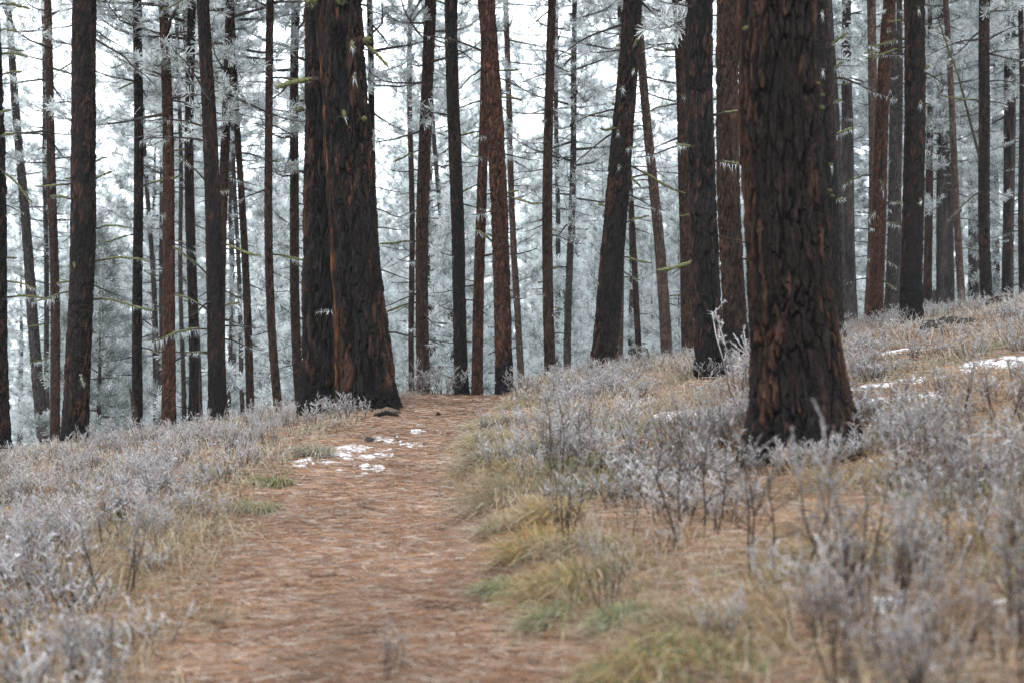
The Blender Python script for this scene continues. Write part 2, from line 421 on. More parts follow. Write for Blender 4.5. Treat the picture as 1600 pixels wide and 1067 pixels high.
def crown_mesh(*a, **k): return crown_arrays(*a, **k).mesh('crown', NEEDLE)
CROWN_HIGH = [crown_mesh(101+i, 11, 2.9+.2*(i % 2), 44, 'tall', twd=4.8, per=28, nw=.0085, needle=.165) for i in range(3)]
CROWN_TALL = [crown_mesh(201+i, H, R, nl, 'tall', frost=fr) for i, (H, R, nl, fr) in enumerate(((15, 2.7, 60, 1.0), (13, 3.1, 54, .92), (17, 2.5, 64, 1.05), (14, 2.9, 56, .85)))]
CROWN_YOUNG = [crown_mesh(301+i, H, R, nl, 'cone', twd=5.2, frost=fr) for i, (H, R, nl, fr) in enumerate(((7.5, 2.1, 52, 1.05), (10, 2.4, 60, .95), (5.5, 1.7, 44, 1.0)))]
CROWN_GREEN = crown_mesh(340, 6.5, 1.7, 52, 'cone', twd=7, frost=.42)

# ------------------------------------------------------------------ dead branches with moss and frost
MOSS_A = np.array([.105, .110, .032]); MOSS_B = np.array([.19, .195, .115])
def branch_pts(p, az, el, L, r, k=6, sag=.25, jit=.06):
    s = np.linspace(0, 1, k)
    e = el-sag*np.sin(s*math.pi*.9)*1.2+r.normal(0, .05, k)
    a = az+np.cumsum(r.normal(0, jit, k))
    step = np.stack([np.cos(e)*np.cos(a), np.cos(e)*np.sin(a), np.sin(e)], -1)*L/(k-1)
    return np.concatenate([[p], np.asarray(p)+np.cumsum(step[1:], 0)])
def add_branch(root, P, r0, r, moss=0.0, frost=0.0, twigs=0, col=(.075, .060, .052)):
    """branch (part) > moss, frosted_lichen (sub-parts); P in world space"""
    org = np.array(root.location); k = len(P); L = float(np.linalg.norm(P[-1]-P[0]))
    mb = MB()
    v, f, ring = tubes(P[None], np.linspace(r0, r0*.35, k)[None], 6)
    mb.add(v, f, np.array(col)*(.8+.4*r.random((len(v), 1))))
    tw = []
    for i in range(twigs):
        t = r.uniform(.3, 1)*(k-1); i0 = min(int(t), k-2); b = P[i0]+(P[i0+1]-P[i0])*(t-i0)
        d = norm((P[i0+1]-P[i0])/np.linalg.norm(P[i0+1]-P[i0])+r.normal(size=3)*.8); l = r.uniform(.15, .45)*L*.6
        tw.append([b, b+d*l*.5, b+d*l+np.array([0, 0, r.uniform(-.3, .1)*l])])
    if tw:
        v, f, ring = tubes(np.array(tw), np.tile([r0*.35, r0*.25, r0*.12], (len(tw), 1)), 3)
        mb.add(v, f, np.array(col)+np.array([.25, .26, .27])*(ring/2.)[:, None]*(1 if frost else .3))
    b_o = obj('branch', mb.mesh('branch', WOODM, org), root)
    if moss > 0:
        m2 = MB(); i1 = k
        Pm = P.copy(); Pm[:, 2] += r0*.3
        n = 24; s = np.linspace(.12, 1, n)*(k-1); i0 = np.minimum(s.astype(int), k-2); fr = (s-i0)[:, None]
        Q_ = Pm[i0]*(1-fr)+Pm[i0+1]*fr
        rr = r0*(.5+moss*(.30+.8*r.random(n)))*np.clip(np.minimum(np.linspace(0.2, 4, n), np.linspace(3.2, .5, n)), 0, 1)
        v, f, ring = tubes(Q_[None], rr[None], 7); v = v+r.normal(size=v.shape)*r0*.16
        up = r.random((len(v), 1)); m2.add(v, f, MOSS_A*(1-up)+MOSS_B*up)
        B = v[r.integers(0, len(v), 90)]; D = norm(r.normal(size=(90, 3)))*r0*r.uniform(.6, 1.6, (90, 1))
        V, F = spikes(B, D, r0*.35, r); m2.add(V, F, MOSS_A*.5+MOSS_B*.5)
        obj('moss', m2.mesh('moss', MOSSM, org), b_o)
    if frost > 0:
        m3 = MB(); n = int(16+50*frost*min(L, 1.5))
        t = r.uniform(.15, 1, n)*(k-1); i0 = np.minimum(t.astype(int), k-2); fr = (t-i0)[:, None]
        B = P[i0]*(1-fr)+P[i0+1]*fr
        D = np.stack([r.normal(0, .025, n), r.normal(0, .025, n), -r.uniform(.02, .04+.12*frost, n)], -1)
        V, F = spikes(B, D, .009*r.uniform(.6, 1.5, n), r)
        m3.add(V, F, np.array([.52, .56, .57]))
        B2 = P[i0]*(1-fr)+P[i0+1]*fr; D2 = norm(r.normal(size=(n, 3)))*r.uniform(.015, .05, (n, 1))
        V, F = spikes(B2, D2, .008, r); m3.add(V, F, np.array([.62, .66, .68]))
        tag(obj('frosted_lichen', m3.mesh('frosted_lichen', NEEDLE, org), b_o), kind='stuff')
    return b_o

# ------------------------------------------------------------------ the trees one can tell apart
def curve3(zs, xs):
    """smooth curve through the given heights, straight beyond them"""
    o = np.argsort(zs); zs = np.array(zs)[o]; xs = np.array(xs)[o]
    if len(zs) == 2: return lambda z: xs[0]+(z-zs[0])*(xs[1]-xs[0])/(zs[1]-zs[0])
    c = np.polyfit(zs, xs, 2)
    def f(z):
        z = np.asarray(z, float); zc = np.clip(z, zs[0], zs[-1])
        g = 2*c[0]*zc+c[1]
        return np.polyval(c, zc)+g*(z-zc)*.8
    return f
def pine(label, bx, by, wb, tx, wt, pal, d=None, mid=None, char=0.0, nb=8, moss=.5, crown=None, flare=.3, hand=(), res=None,
         seed=0, H=17., depth=None, lump=.03, extra_len=1.0, forkz=None):
    r = np.random.default_rng(1000+seed*7)
    if d is None: gx_, d, gz = hit(bx, by)
    s = d/FPX
    x0 = (bx-800)*s; zb = CAM_Z+(533.5-by)*s; gz = float(terr(x0, d))
    zt = CAM_Z+533.5*s; x1 = (tx-800)*s
    zz, xx = [zb, zt], [x0, x1]
    if mid: zz.insert(1, CAM_Z+(533.5-mid[1])*s); xx.insert(1, (mid[0]-800)*s)
    fx = curve3(zz, xx)
    yl = r.uniform(-.02, .02)
    wa, wp = r.uniform(.012, .03), r.uniform(0, 6)
    def cl(z): return fx(z)+wa*np.sin(z*.9+wp), d+yl*(z-gz)+wa*np.sin(z*.7+wp*2)
    def rad(z):
        w = np.interp(z, [zb+.4, zt], [wb*s/2*.94, wt*s/2])
        return np.maximum(w*np.where(z > zt, np.maximum(1-(z-zt)/(H*1.15-zt+gz), .12), 1), .02)
    ztop = gz+H
    root = empty('pine_tree', (float(fx(gz)), d, gz))
    tag(root, label, 'tree', 'pines along the crest of the rise')
    pxw = wb*.64
    nu = res[0] if res else int(np.clip(pxw*2.6, 18, 60)); step = res[1] if res else float(np.clip(s*1.8, .025, .09))
    R0 = wb*s/2
    dep = depth if depth is not None else np.clip(R0*.10, .007, .03)
    zs = zlist(gz-.25, zt+.3, ztop, step)
    pw = np.clip(R0*.36, .05, .085)
    V, Q_, C = bark_trunk(cl, rad, zs, nu, pw, pw*3.6, dep, 31+seed*13, pal, char, flare, .16+R0*.6, gz, lump=lump)
    org = np.array(root.location)
    obj('trunk', mesh_of('trunk', V-org, Q_, C, BARK), root)
    for (ax, ay, ex, ey, ms, fs) in hand:
        za = CAM_Z+(533.5-ay)*s; ze = CAM_Z+(533.5-ey)*s; x_e = (ex-800)*s
        cx, c_y = (float(q) for q in cl(za)); sg = 1 if ex > ax else -1
        rr = float(rad(za))
        face = abs((ax-800)*s-cx) < rr*.8
        p0 = np.array([(ax-800)*s if face else cx+sg*rr*.8, c_y-(rr*.85 if face else 0), za]); p1 = np.array([x_e, c_y-(rr*1.2 if face else r.uniform(-.2, .1)), ze])
        t = np.linspace(0, 1, 7)[:, None]; P = p0+(p1-p0)*t; L = float(np.linalg.norm(p1-p0))
        P[:, 2] += np.sin(t[:, 0]*math.pi)*.06*L+r.normal(0, .012*L, 7)*(t[:, 0] > 0)
        add_branch(root, P, float(np.clip(.012+.009*L, .012, .034)), r, ms, fs, twigs=int(L*4) if L > .6 else 0)
    for i in range(nb+6):
        z = r.uniform(max(gz+1.2, zb+.6), min(zt+.8, ztop-1)); cx, c_y = (float(q) for q in cl(z)); rr = float(rad(z))
        az = r.choice([0, math.pi])+r.uniform(-1.1, 1.1); L = r.uniform(.18, .7)*extra_len*(1.7 if r.random() < .22 else 1)
        p = np.array([cx+math.cos(az)*rr*.75, c_y+math.sin(az)*rr*.75, z])
        P = branch_pts(p, az, r.uniform(-.25, .35), L, r)
        add_branch(root, P, float(np.clip(.009+.010*L, .010, .024)), r, r.uniform(.5, 1.1) if r.random() < moss*.6 else 0, r.uniform(.2, 1) if r.random() < .55 else 0, twigs=int(L*5))
    if crown:
        cz, sc, kind = crown
        m = {'high': CROWN_HIGH, 'tall': CROWN_TALL}[kind][seed % 3]
        cx, c_y = (float(q) for q in cl(gz+cz))
        o = obj('crown', m, root, (cx-org[0], c_y-org[1], cz)); o.scale = (sc, sc, min(sc, (H-cz+.5)/11) if kind == 'high' else sc); o.rotation_euler = (0, 0, r.uniform(0, 6.28))
    return root, cl, rad, gz, s, d

HI = 'high'
P = pine
P('dark trunk cut by the left picture edge, a ladder of short mossy stubs on it', -5, 704, 46, -14, 38, 'dark', char=.5, seed=1, nb=2, crown=(9, 1, HI),
  hand=[(4, 10, 46, 14, 1.1, .3), (2, 50, 33, 53, 1.1, .2), (3, 86, 43, 90, 1.1, .3), (4, 121, 37, 114, 1.2, .2), (2, 186, 30, 178, 1.2, .2), (6, 220, 38, 215, 1.1, .2), (3, 262, 62, 322, .5, .3), (14, 405, 26, 404, 1, 0), (12, 440, 55, 452, .7, 1.0), (14, 465, 80, 470, .8, 1.2)])
P('thick reddish-dark pine with long mossy side branches, near the left edge on the crest', 119, 694, 43, 134, 37, 'dark', mid=(129, 300), char=.35, seed=2, nb=3, moss=.4, crown=(9.5, 1.1, HI), lump=.05,
  hand=[(148, 358, 206, 357, .55, .6), (147, 409, 230, 408, .6, .6), (146, 468, 240, 488, .5, .7), (112, 312, 78, 308, 1.2, .2), (111, 282, 100, 279, 1, 0), (108, 442, 84, 443, 1.1, .2), (147, 283, 172, 268, 1.1, .4), (148, 256, 168, 246, .8, .5), (152, 60, 245, 138, 0, .5), (120, 410, 124, 420, 1.2, 0)])
P('slim dark trunk rising just left of the thick second trunk', 87, 676, 17, 75, 12, 'brown', d=33, seed=3, nb=8, crown=(7.5, .9, HI), mid=(80, 180))
P('grey leaning trunk at far left that tilts away to the left as it rises', 67, 694, 21, 8, 10, 'grey', d=38, seed=4, nb=5, crown=(13, .9, HI), moss=.3)
P('very thin grey trunk beside the leaning grey trunk at far left', 75, 690, 9, 70, 7, 'grey', d=46, seed=5, nb=4, crown=(9, .8, HI), moss=.2)
P('slim straight trunk with charred black foot next to a broken snag', 215, 677, 18, 217, 14, 'black', char=1.0, seed=6, nb=7, crown=(6.2, .9, HI), d=26.0)
P('thin dark trunk leaning behind the red pine', 252, 640, 9, 214, 6, 'grey', d=47, seed=7, nb=4, crown=(12, .8, HI), moss=.3)
P('orange-red pine with frosted lichen tassels and a flared foot', 263, 674, 24, 252, 15, 'red', mid=(262, 330), seed=8, nb=8, crown=(5.2, .95, HI), flare=.5, moss=.4, d=25.5,
  hand=[(262, 77, 240, 82, .2, 1.4), (266, 218, 240, 228, .2, 1.5), (262, 335, 250, 338, .2, 1.5), (262, 530, 240, 536, .2, 1.5)])
P('pencil-thin trunk between the red pine and the dark pair to its right', 286, 669, 8, 274, 6, 'grey', d=40, seed=9, nb=4, crown=(9, .8, HI), moss=.3)
P('dark slender trunk right of the red pine, front one of a close pair', 300, 669, 17, 299, 13, 'black', seed=10, nb=8, crown=(9, .9, HI), moss=.45, d=25.8)
P('grey slender trunk half hidden behind its darker neighbour', 311, 669, 12, 286, 9, 'grey', d=36, seed=11, nb=5, crown=(10, .9, HI))
P('stout pine with black charred foot and many bare drooping twigs, left of the twin pine', 342, 661, 31, 316, 20, 'dark', mid=(331, 330), char=1.1, seed=12, nb=4, moss=.6, crown=(7.0, 1.05, HI), flare=.45,
  hand=[(324, 200, 222, 190, .0, .9), (326, 222, 220, 222, .0, .9), (330, 160, 270, 75, 0, .8), (320, 283, 272, 240, .1, .5), (347, 480, 371, 473, 1, .2), (318, 430, 270, 387, .4, .3), (322, 485, 268, 460, .4, .5), (321, 514, 248, 530, .6, 1.2), (322, 553, 290, 552, .6, .7)])
P('trunk that leans right as it climbs out from behind the stout charred pine', 346, 655, 17, 364, 14, 'brown', d=26.2, seed=13, nb=5, crown=(5.6, 1, HI), mid=(350, 290), moss=.3)
P('slender red-brown trunk leaning left, halfway between the stout charred pine and the twin pine', 393, 646, 14, 362, 9, 'brown', d=27, seed=14, nb=7, crown=(6.2, .85, HI), moss=.35)
P('straight slender brown trunk with frost flecks, first to the left of the twin pine', 435, 644, 15, 422, 12, 'brown', mid=(419, 340), d=25, seed=15, nb=6, crown=(7, .9, HI), moss=.35)
P('thin far trunk seen behind the slender leaning brown trunk', 380, 640, 8, 356, 6, 'grey', d=42, seed=16, nb=4, crown=(10, .8, HI), moss=.2)
P('thin rust-coloured trunk standing in the gap right of the stout charred pine', 359, 640, 7, 360, 5, 'pale', d=44, seed=17, nb=3, crown=(7, .8, HI), moss=.2)
P('dark trunk with drooping dead branches just behind the left edge of the twin pine', 470, 632, 17, 466, 13, 'brown', mid=(459, 300), d=29, seed=18, nb=14, crown=(5.2, 1, HI), moss=.3, extra_len=1.3)

# the twin pine beside the path
def twin():
    gx_, d, gz = hit(560, 640)
    s = d/FPX
    root = empty('twin_pine', (float((535-800)*s), d, gz))
    tag(root, 'huge twin pine with two fused trunks and an orange seam, beside the path', 'tree', 'pines along the crest of the rise')
    org = np.array(root.location); r = np.random.default_rng(3)
    zof = lambda py: CAM_Z+(533.5-py)*s
    res = {}
    for nm, xs, ws, off, sd, pal, fl in (('right', (573, 553, 531), (94, 79, 68), 0, 901, 'dark', .40), ('left', (503, 500, 497), (78, 60, 50), .30, 917, 'black', .42)):
        fx = curve3([zof(620), zof(360), zof(0)], [(x-800)*s for x in xs])
        def rad(z, ws=ws): return np.maximum(np.interp(z, [zof(560), zof(360), zof(0), gz+22], [ws[0]*s/2*.93, ws[1]*s/2, ws[2]*s/2, .09]), .05)
        def cl(z, fx=fx, off=off): return fx(z), d+off+0*z
        zs = zlist(gz-.3, zof(0)+.4, gz+22, .019)
        V, Q_, C = bark_trunk(cl, rad, zs, 185, .115, .46, .055, sd, pal, .25 if nm == 'right' else .5, fl, .30, gz, fur=.42, lump=.07)
        o = obj('trunk', mesh_of('trunk', V-org, Q_, C, BARK, False), root)
        o['label'] = 'thicker front trunk with brown plates' if nm == 'right' else 'blacker trunk behind on the left'
        res[nm] = (cl, rad)
    # torn orange edge where the two trunks meet
    n = 260; z = np.linspace(gz-.1, zof(0)+.5, n); py = 533.5-(z-CAM_Z)/s
    cx = np.interp(py, [-20, 0, 180, 360, 520, 600, 640, 660], [492, 497, 510, 521, 529, 530, 531, 531])
    Pc = np.stack([(cx-800)*s, np.full(n, d-.10), z], -1)
    Pc[:, 0] += .03*(fbm2(z*2, z*0, 3, 3)-.5); Pc[:, 1] += np.interp(py, [0, 640], [.02, -.16])+.05*(fbm2(z*3, z*0+4, 2, 8)-.5)
    rr = .034*(.2+1.5*fbm2(z*4, z*0+9, 3, 6))
    v, f, ring = tubes(Pc[None], rr[None], 12)
    ang = np.tile(np.arange(12), n)
    v = v+(.050*(fbm2(ang*.9, v[:, 2]*2.2, 3, 12)-.5))[:, None]*np.array([1, .6, 0])
    kk = fbm2(ang*.7, v[:, 2]*4, 3, 21)[:, None]
    C = np.array([.022, .014, .011])*(1-sstep(.50, .68, kk))+np.array([.21, .085, .035])*sstep(.50, .68, kk)
    obj('bark_seam', mesh_of('bark_seam', v-org, f, C, BARK), root)['label'] = 'rough orange-brown seam between the two trunks'
    cl, rad = res['right']
    def B(a, b, ms, fs, rad0, yo=0.0):
        p0 = np.array([(a[0]-800)*s, d-.25+yo, zof(a[1])]); p1 = np.array([(b[0]-800)*s, d-.35+yo, zof(b[1])])
        t = np.linspace(0, 1, 7)[:, None]; Pp = p0+(p1-p0)*t; Pp[:, 2] += .02*np.sin(t[:, 0]*3.1)
        add_branch(root, Pp, rad0, r, ms, fs)
    B((503, 130), (438, 147), 1.0, .2, .030, -.05); B((568, 70), (609, 111), 1.0, .2, .020, .1); B((570, 72), (582, 70), 1.4, 0, .03, .1)
    B((474, 172), (464, 176), 1.4, 0, .02, .3); B((489, 14), (492, 16), 1.6, .3, .035); B((536, 10), (539, 13), 1.5, 0, .035); B((552, 70), (556, 84), .9, 1, .015)
    B((557, 120), (559, 132), .4, 1.2, .015); B((540, 180), (543, 190), 1.2, .8, .02); B((571, 193), (575, 195), 1.5, 0, .02); B((498, 489), (527, 489), 0, .25, .010, -.2)
    for rr_, (cl_, rad_) in res.items():
        c = cl_(gz+12.5)
        o = obj('crown', CROWN_HIGH[1 if rr_ == 'left' else 2], root, (float(c[0])-org[0], float(c[1])-org[1], 11.5)); o.scale = (1.2, 1.2, 1)
twin()

P('thin dark trunk emerging from behind the right shoulder of the twin pine', 592, 600, 12, 577, 10, 'black', d=30, seed=20, nb=8, crown=(6.5, .9, HI), moss=.25, extra_len=1.5)
P('thin straight trunk hugging the left side of the thicker frost-flecked pine', 644, 598, 10, 640, 8, 'brown', d=37, seed=21, nb=12, crown=(12, .9, HI), moss=.5)
P('brown frost-flecked pine with lichen loops, second to the right of the twin pine', 661, 603, 22, 673, 19, 'brown', mid=(661, 330), d=28, seed=22, nb=9, crown=(5.8, .9, HI), moss=.5)
P('black-barked pine with charred foot at the left end of the path crest', 723, 613, 23, 707, 20, 'black', mid=(712, 330), char=.8, seed=23, nb=3, moss=.2, crown=(10, 1, HI), d=23.2)
P('thin pale trunk leaning behind the black-barked pine at the path crest', 710, 575, 10, 660, 6, 'grey', d=45, seed=24, nb=4, crown=(8, .8, HI), moss=.4)
P('rusty red pine wedged between the black-barked pine and the ridged red-brown pine', 746, 612, 19, 759, 15, 'red', d=24.2, seed=25, nb=9, crown=(8.5, .9, HI), moss=.75)
P('red-brown pine, ridged bark and blackened foot, at the right end of the path crest', 791, 612, 29, 761, 27, 'red', mid=(779, 330), char=.7, seed=26, nb=3, moss=.6, crown=(8, 1, HI), d=23.0, depth=.022,
  hand=[(748, 80, 660, 55, 0, .4), (753, 105, 716, 140, .1, .3), (756, 157, 716, 168, .2, .4), (785, 152, 815, 156, 1.2, .4), (760, 213, 738, 215, .2, .5), (764, 252, 733, 243, .1, .5), (768, 380, 745, 360, 1.1, .6)])
P('pale smooth trunk behind the right side of the ridged red-brown pine', 814, 602, 12, 790, 9, 'pale', mid=(803, 380), d=36, seed=27, nb=4, crown=(10, .9, HI), moss=.3)
P('slender pine with many short bare stubs, alone just right of the path crest', 859, 595, 19, 861, 13, 'brown', mid=(856, 330), d=24.5, seed=28, nb=22, crown=(6.8, .9, HI), moss=.4, extra_len=.6)
P('thin dark trunk a little right of the stubby slender pine', 887, 585, 13, 899, 8, 'grey', d=33, seed=29, nb=10, crown=(4.6, .9, HI), moss=.5)
P('faint thin trunk between the stubby slender pine and the thin dark one', 873, 590, 9, 868, 7, 'grey', d=44, seed=30, nb=9, crown=(9, .9, HI), moss=.5)
P('big dark pine leaning right, tufts of yellow-green lichen on its face', 940, 573, 43, 987, 31, 'dark', mid=(962, 357), seed=31, nb=3, moss=.7, crown=(5.6, 1.15, HI), depth=.026, flare=.25,
  hand=[(965, 38, 868, 92, 0, .8), (957, 172, 900, 190, 0, .5), (951, 208, 893, 262, 0, .6), (985, 85, 1003, 52, 1.2, .2), (962, 72, 963, 71, 1.6, .6), (987, 112, 989, 114, 1.3, .7), (971, 138, 972, 142, 1.2, 1.4), (963, 206, 965, 212, 1.3, .8), (965, 260, 966, 264, 1.1, .8), (945, 325, 935, 318, 1.2, .2), (957, 165, 956, 163, 1.5, 0), (985, 275, 1003, 295, 1.0, .5), (976, 350, 1015, 338, .9, .4)])
P('pale brown pine leaning left, orange down one side, right of the big leaning pine', 1042, 562, 20, 996, 12, 'pale', mid=(1024, 330), d=27, seed=32, nb=6, crown=(6.2, .9, HI), moss=.4)
P('thin leaning trunk beside the small grey stump', 1000, 560, 11, 968, 6, 'brown', d=35, seed=33, nb=4, crown=(9, .8, HI), moss=.2)
P('thin straight red-brown trunk close to the foot of the big leaning dark pine', 970, 560, 9, 974, 7, 'pale', d=36, seed=34, nb=4, crown=(10, .8, HI), moss=.2)
P('bluish-grey thin far trunk between two thin brown ones', 986, 560, 8, 984, 6, 'grey', d=46, seed=35, nb=3, crown=(8, .8, HI), moss=.2)
P('grey-brown pine partly hidden behind the left side of a stouter grey-black pine', 1074, 560, 20, 1057, 20, 'brown', mid=(1069, 250), d=25, seed=36, nb=2, crown=(9, 1, HI), moss=.4,
  hand=[(1054, 90, 1060, 93, 1.6, .4), (1062, 152, 1070, 155, 1.6, .9), (1048, 71, 1003, 80, .3, .4), (1062, 165, 1013, 178, .3, .6)])
P('thin trunk with tiny mossy twigs left of the stout grey-black pine', 1069, 558, 10, 1066, 7, 'grey', d=34, seed=37, nb=12, crown=(6, .9, HI), moss=.8, extra_len=.5)
P('stout grey-black pine with charred foot behind the frosted tall weeds', 1109, 578, 48, 1095, 43, 'black', mid=(1097, 330), char=.45, seed=38, nb=1, moss=.5, crown=(9, 1.1, HI), depth=.030, res=(110, .020), d=17.3)
P('brown straight pine between the stout grey-black pine and the nearest trunk', 1150, 545, 40, 1137, 35, 'brown', mid=(1142, 330), seed=39, nb=1, moss=.5, crown=(9.5, 1.1, HI), depth=.024, d=19.5, char=.5)

# the nearest trunk, right of centre
def near_pine():
    gx_, d, gz = hit(1258, 714)
    s = d/FPX; zof = lambda py: CAM_Z+(533.5-py)*s
    root = empty('pine_tree', (float((1256-800)*s), d, gz))
    tag(root, 'nearest and widest pine trunk, dark red bark, weeds of frost round its foot', 'tree', 'pines along the crest of the rise')
    org = np.array(root.location); r = np.random.default_rng(8)
    fx = curve3([zof(650), zof(360), zof(0)], [(1255-800)*s, (1229-800)*s, (1215-800)*s])
    def cl(z): return fx(z), d+.01*(z-gz)
    def rad(z): return np.maximum(np.interp(z, [zof(680), zof(560), zof(360), zof(0), gz+19], [168*s/2*.97, 146*s/2*.97, 133*s/2, 124*s/2, .08]), .05)
    zs = zlist(gz-.3, zof(0)+.35, gz+19, .011)
    V, Q_, C = bark_trunk(cl, rad, zs, 250, .070, .34, .034, 943, 'dark', .22, .42, .26, gz, fur=.36, lump=.05)
    obj('trunk', mesh_of('trunk', V-org, Q_, C, BARK, False), root)
    def B(a, b, ms, fs, rad0):
        rr = float(rad(zof(a[1])))
        p0 = np.array([(a[0]-800)*s, d-rr*.9, zof(a[1])]); p1 = np.array([(b[0]-800)*s, d-rr*1.0, zof(b[1])])
        if a[0] > 1270: p0[1] = d-rr*.35; p1[1] = d-rr*.5
        t = np.linspace(0, 1, 7)[:, None]; add_branch(root, p0+(p1-p0)*t, rad0, r, ms, fs)
    for (x, y, q) in ((1243, 5, .9), (1264, 140, .8), (1276, 172, 1.2), (1278, 152, .9), (1288, 300, 1.1), (1293, 308, .9), (1290, 527, 1.0)):
        B((x, y), (x+4*q, y+3), 1.0, 0, .007*q)
    B((1160, 55), (1152, 60), .6, 0, .010)
    c = cl(gz+9.5); o = obj('crown', CROWN_HIGH[0], root, (float(c[0])-org[0], float(c[1])-org[1], 9.5)); o.scale = (1.1, 1.1, .9)
near_pine()

P('dark trunk with frosted mossy stubs, half hidden by the right side of the nearest trunk', 1303, 500, 34, 1279, 30, 'black', d=21, seed=41, nb=1, crown=(9, 1, HI), moss=.8,
  hand=[(1291, 79, 1321, 56, 1.3, .2), (1297, 114, 1314, 101, 1.4, .1), (1300, 216, 1328, 204, 1.1, .6), (1297, 164, 1311, 160, 1.2, .1), (1281, 20, 1282, 24, 1, 1.2), (1282, 110, 1283, 115, .6, 1.2), (1292, 258, 1297, 262, .9, 1.2)])
P('grey trunk low down between the nearest trunk and a pencil-thin grey one', 1316, 494, 22, 1290, 17, 'grey', d=31, seed=42, nb=3, crown=(11, .9, HI), moss=.3)
P('pencil-thin grey trunk right of the nearest trunk', 1335, 492, 10, 1320, 8, 'grey', d=39, seed=43, nb=9, crown=(9, .9, HI), moss=.2)
P('orange-brown pale trunk crossing behind the left side of the ruddy forked-looking pine', 1356, 490, 14, 1363, 14, 'pale', mid=(1366, 200), d=31, seed=44, nb=5, crown=(12, .9, HI), moss=.4)
P('ruddy pine leaning right with frosted moss tassels halfway up', 1366, 494, 25, 1393, 20, 'red', mid=(1374, 300), d=26, seed=45, nb=12, crown=(10, .95, HI), moss=.75, extra_len=.6,
  hand=[(1374, 280, 1378, 300, 1.1, 1.5), (1362, 270, 1318, 290, .3, .9), (1379, 85, 1348, 86, .8, .3), (1390, 47, 1384, 50, 1.4, .6), (1368, 330, 1352, 345, 1.0, 1.2)])
P('grey trunk behind and to the right of the ruddy leaning pine', 1386, 492, 17, 1389, 12, 'grey', d=35, seed=46, nb=7, crown=(8, .9, HI), moss=.5, mid=(1397, 280))
P('narrow grey trunk tucked against the left side of the charred red-black pine', 1402, 487, 13, 1403, 9, 'grey', d=34, seed=47, nb=3, crown=(10, .9, HI), moss=.3)
P('straight red-black pine charred at the foot, beside a lichen-covered log on the right slope', 1426, 510, 36, 1427, 32, 'dark', char=.7, seed=48, nb=1, crown=(9, 1.05, HI), depth=.024, d=23, lump=.02,
  hand=[(1438, 115, 1446, 108, 1.6, .3), (1430, 15, 1429, 22, .5, 1.2), (1433, 160, 1432, 168, .9, 1.3), (1432, 313, 1434, 317, 1.2, .5), (1440, 117, 1472, 142, 0, .5)])
P('thin far trunk with frosted foliage right of the charred red-black pine', 1469, 488, 9, 1470, 6, 'grey', d=42, seed=49, nb=5, crown=(4, .9, HI), moss=.2)
P('pale orange-brown trunk leaning left, midway to the forked pine at far right', 1503, 482, 13, 1478, 9, 'pale', d=37, seed=50, nb=5, crown=(8, .9, HI), moss=.4)
P('dim grey trunk just left of the pale leaning one', 1488, 480, 10, 1476, 7, 'grey', d=46, seed=51, nb=3, crown=(9, .8, HI), moss=.2)
root, cl, rad, gz, s, d = P('grey-black pine forked near the top of the picture, standing on the crest at far right', 1543, 469, 20, 1541, 17, 'black', mid=(1538, 240), d=33, seed=52, nb=5, crown=(5.8, .95, HI), moss=.5,
  hand=[(1530, 245, 1470, 34, .15, .4), (1535, 60, 1449, 88, 0, .5), (1546, 62, 1600, 40, 0, .5), (1545, 85, 1598, 80, 0, .4), (1546, 128, 1600, 135, 0, .5), (1532, 300, 1480, 345, .3, .5)])
P('thin grey trunk between the forked pine and the right edge of the picture', 1579, 468, 10, 1583, 7, 'grey', d=44, seed=53, nb=4, crown=(7, .9, HI), moss=.2)
P('dark slim trunk at the very right edge of the picture', 1597, 466, 11, 1594, 8, 'black', d=38, seed=54, nb=6, crown=(8, .9, HI), moss=.2)

# ------------------------------------------------------------------ the frosted forest beyond the rise
def bg_trunk(seed, H, r0, pal):
    r = np.random.default_rng(seed); w = r.uniform(.02, .06); p = r.uniform(0, 6)
    cl = lambda z: (w*np.sin(z*.4+p), w*np.cos(z*.33+p))
    rad = lambda z: np.maximum(r0*(1-z/(H*1.03)), .015)
    V, Q_, C = bark_trunk(cl, rad, np.arange(-.6, H, .22), 14, .09, .3, r0*.07, seed, pal, 0, .25, .3, 0)
    return mesh_of('trunk', V, Q_, C, BARK)
KIND = []
for i, (H, r0, pal, cr, cz) in enumerate(((22, .20, 'grey', CROWN_TALL[0], 7), (19, .17, 'brown', CROWN_TALL[1], 6), (24, .23, 'grey', CROWN_TALL[2], 7), (20, .16, 'black', CROWN_TALL[3], 6))):
    KIND.append(('tall', bg_trunk(600+i, H, r0, pal), cr, cz))
for i, (H, r0, cr, cz) in enumerate(((8.0, .075, CROWN_YOUNG[0], .5), (10.8, .10, CROWN_YOUNG[1], .8), (5.9, .06, CROWN_YOUNG[2], .4))):
    KIND.append(('young', bg_trunk(650+i, H, r0, 'grey'), cr, cz))
def bg_tree(x, y, ki, sc, label=None, group=None, rz=0.0):
    kind, tm, cm, cz = KIND[ki]
    root = empty('frosted_pine', (x, y, float(terr(x, y))-.1)); root.scale = (sc, sc, sc); root.rotation_euler = (0, 0, rz)
    tag(root, label or ('tall frost-whitened pine in the dense stand beyond the rise' if kind == 'tall' else 'young bushy pine white with frost, low in the stand beyond the rise'), 'tree',
        group or ('tall pines in the stand beyond the rise' if kind == 'tall' else 'young pines in the stand beyond the rise'))
    obj('trunk', tm, root); obj('crown', cm, root, (0, 0, cz))
    return root
GAPS = [(82, 125, 62), (588, 640, 52), (395, 412, 55), (825, 848, 55), (1005, 1070, 60), (445, 465, 50)]   # gaps where the sky shows
rb = np.random.default_rng(21)
placed = []; BG = []
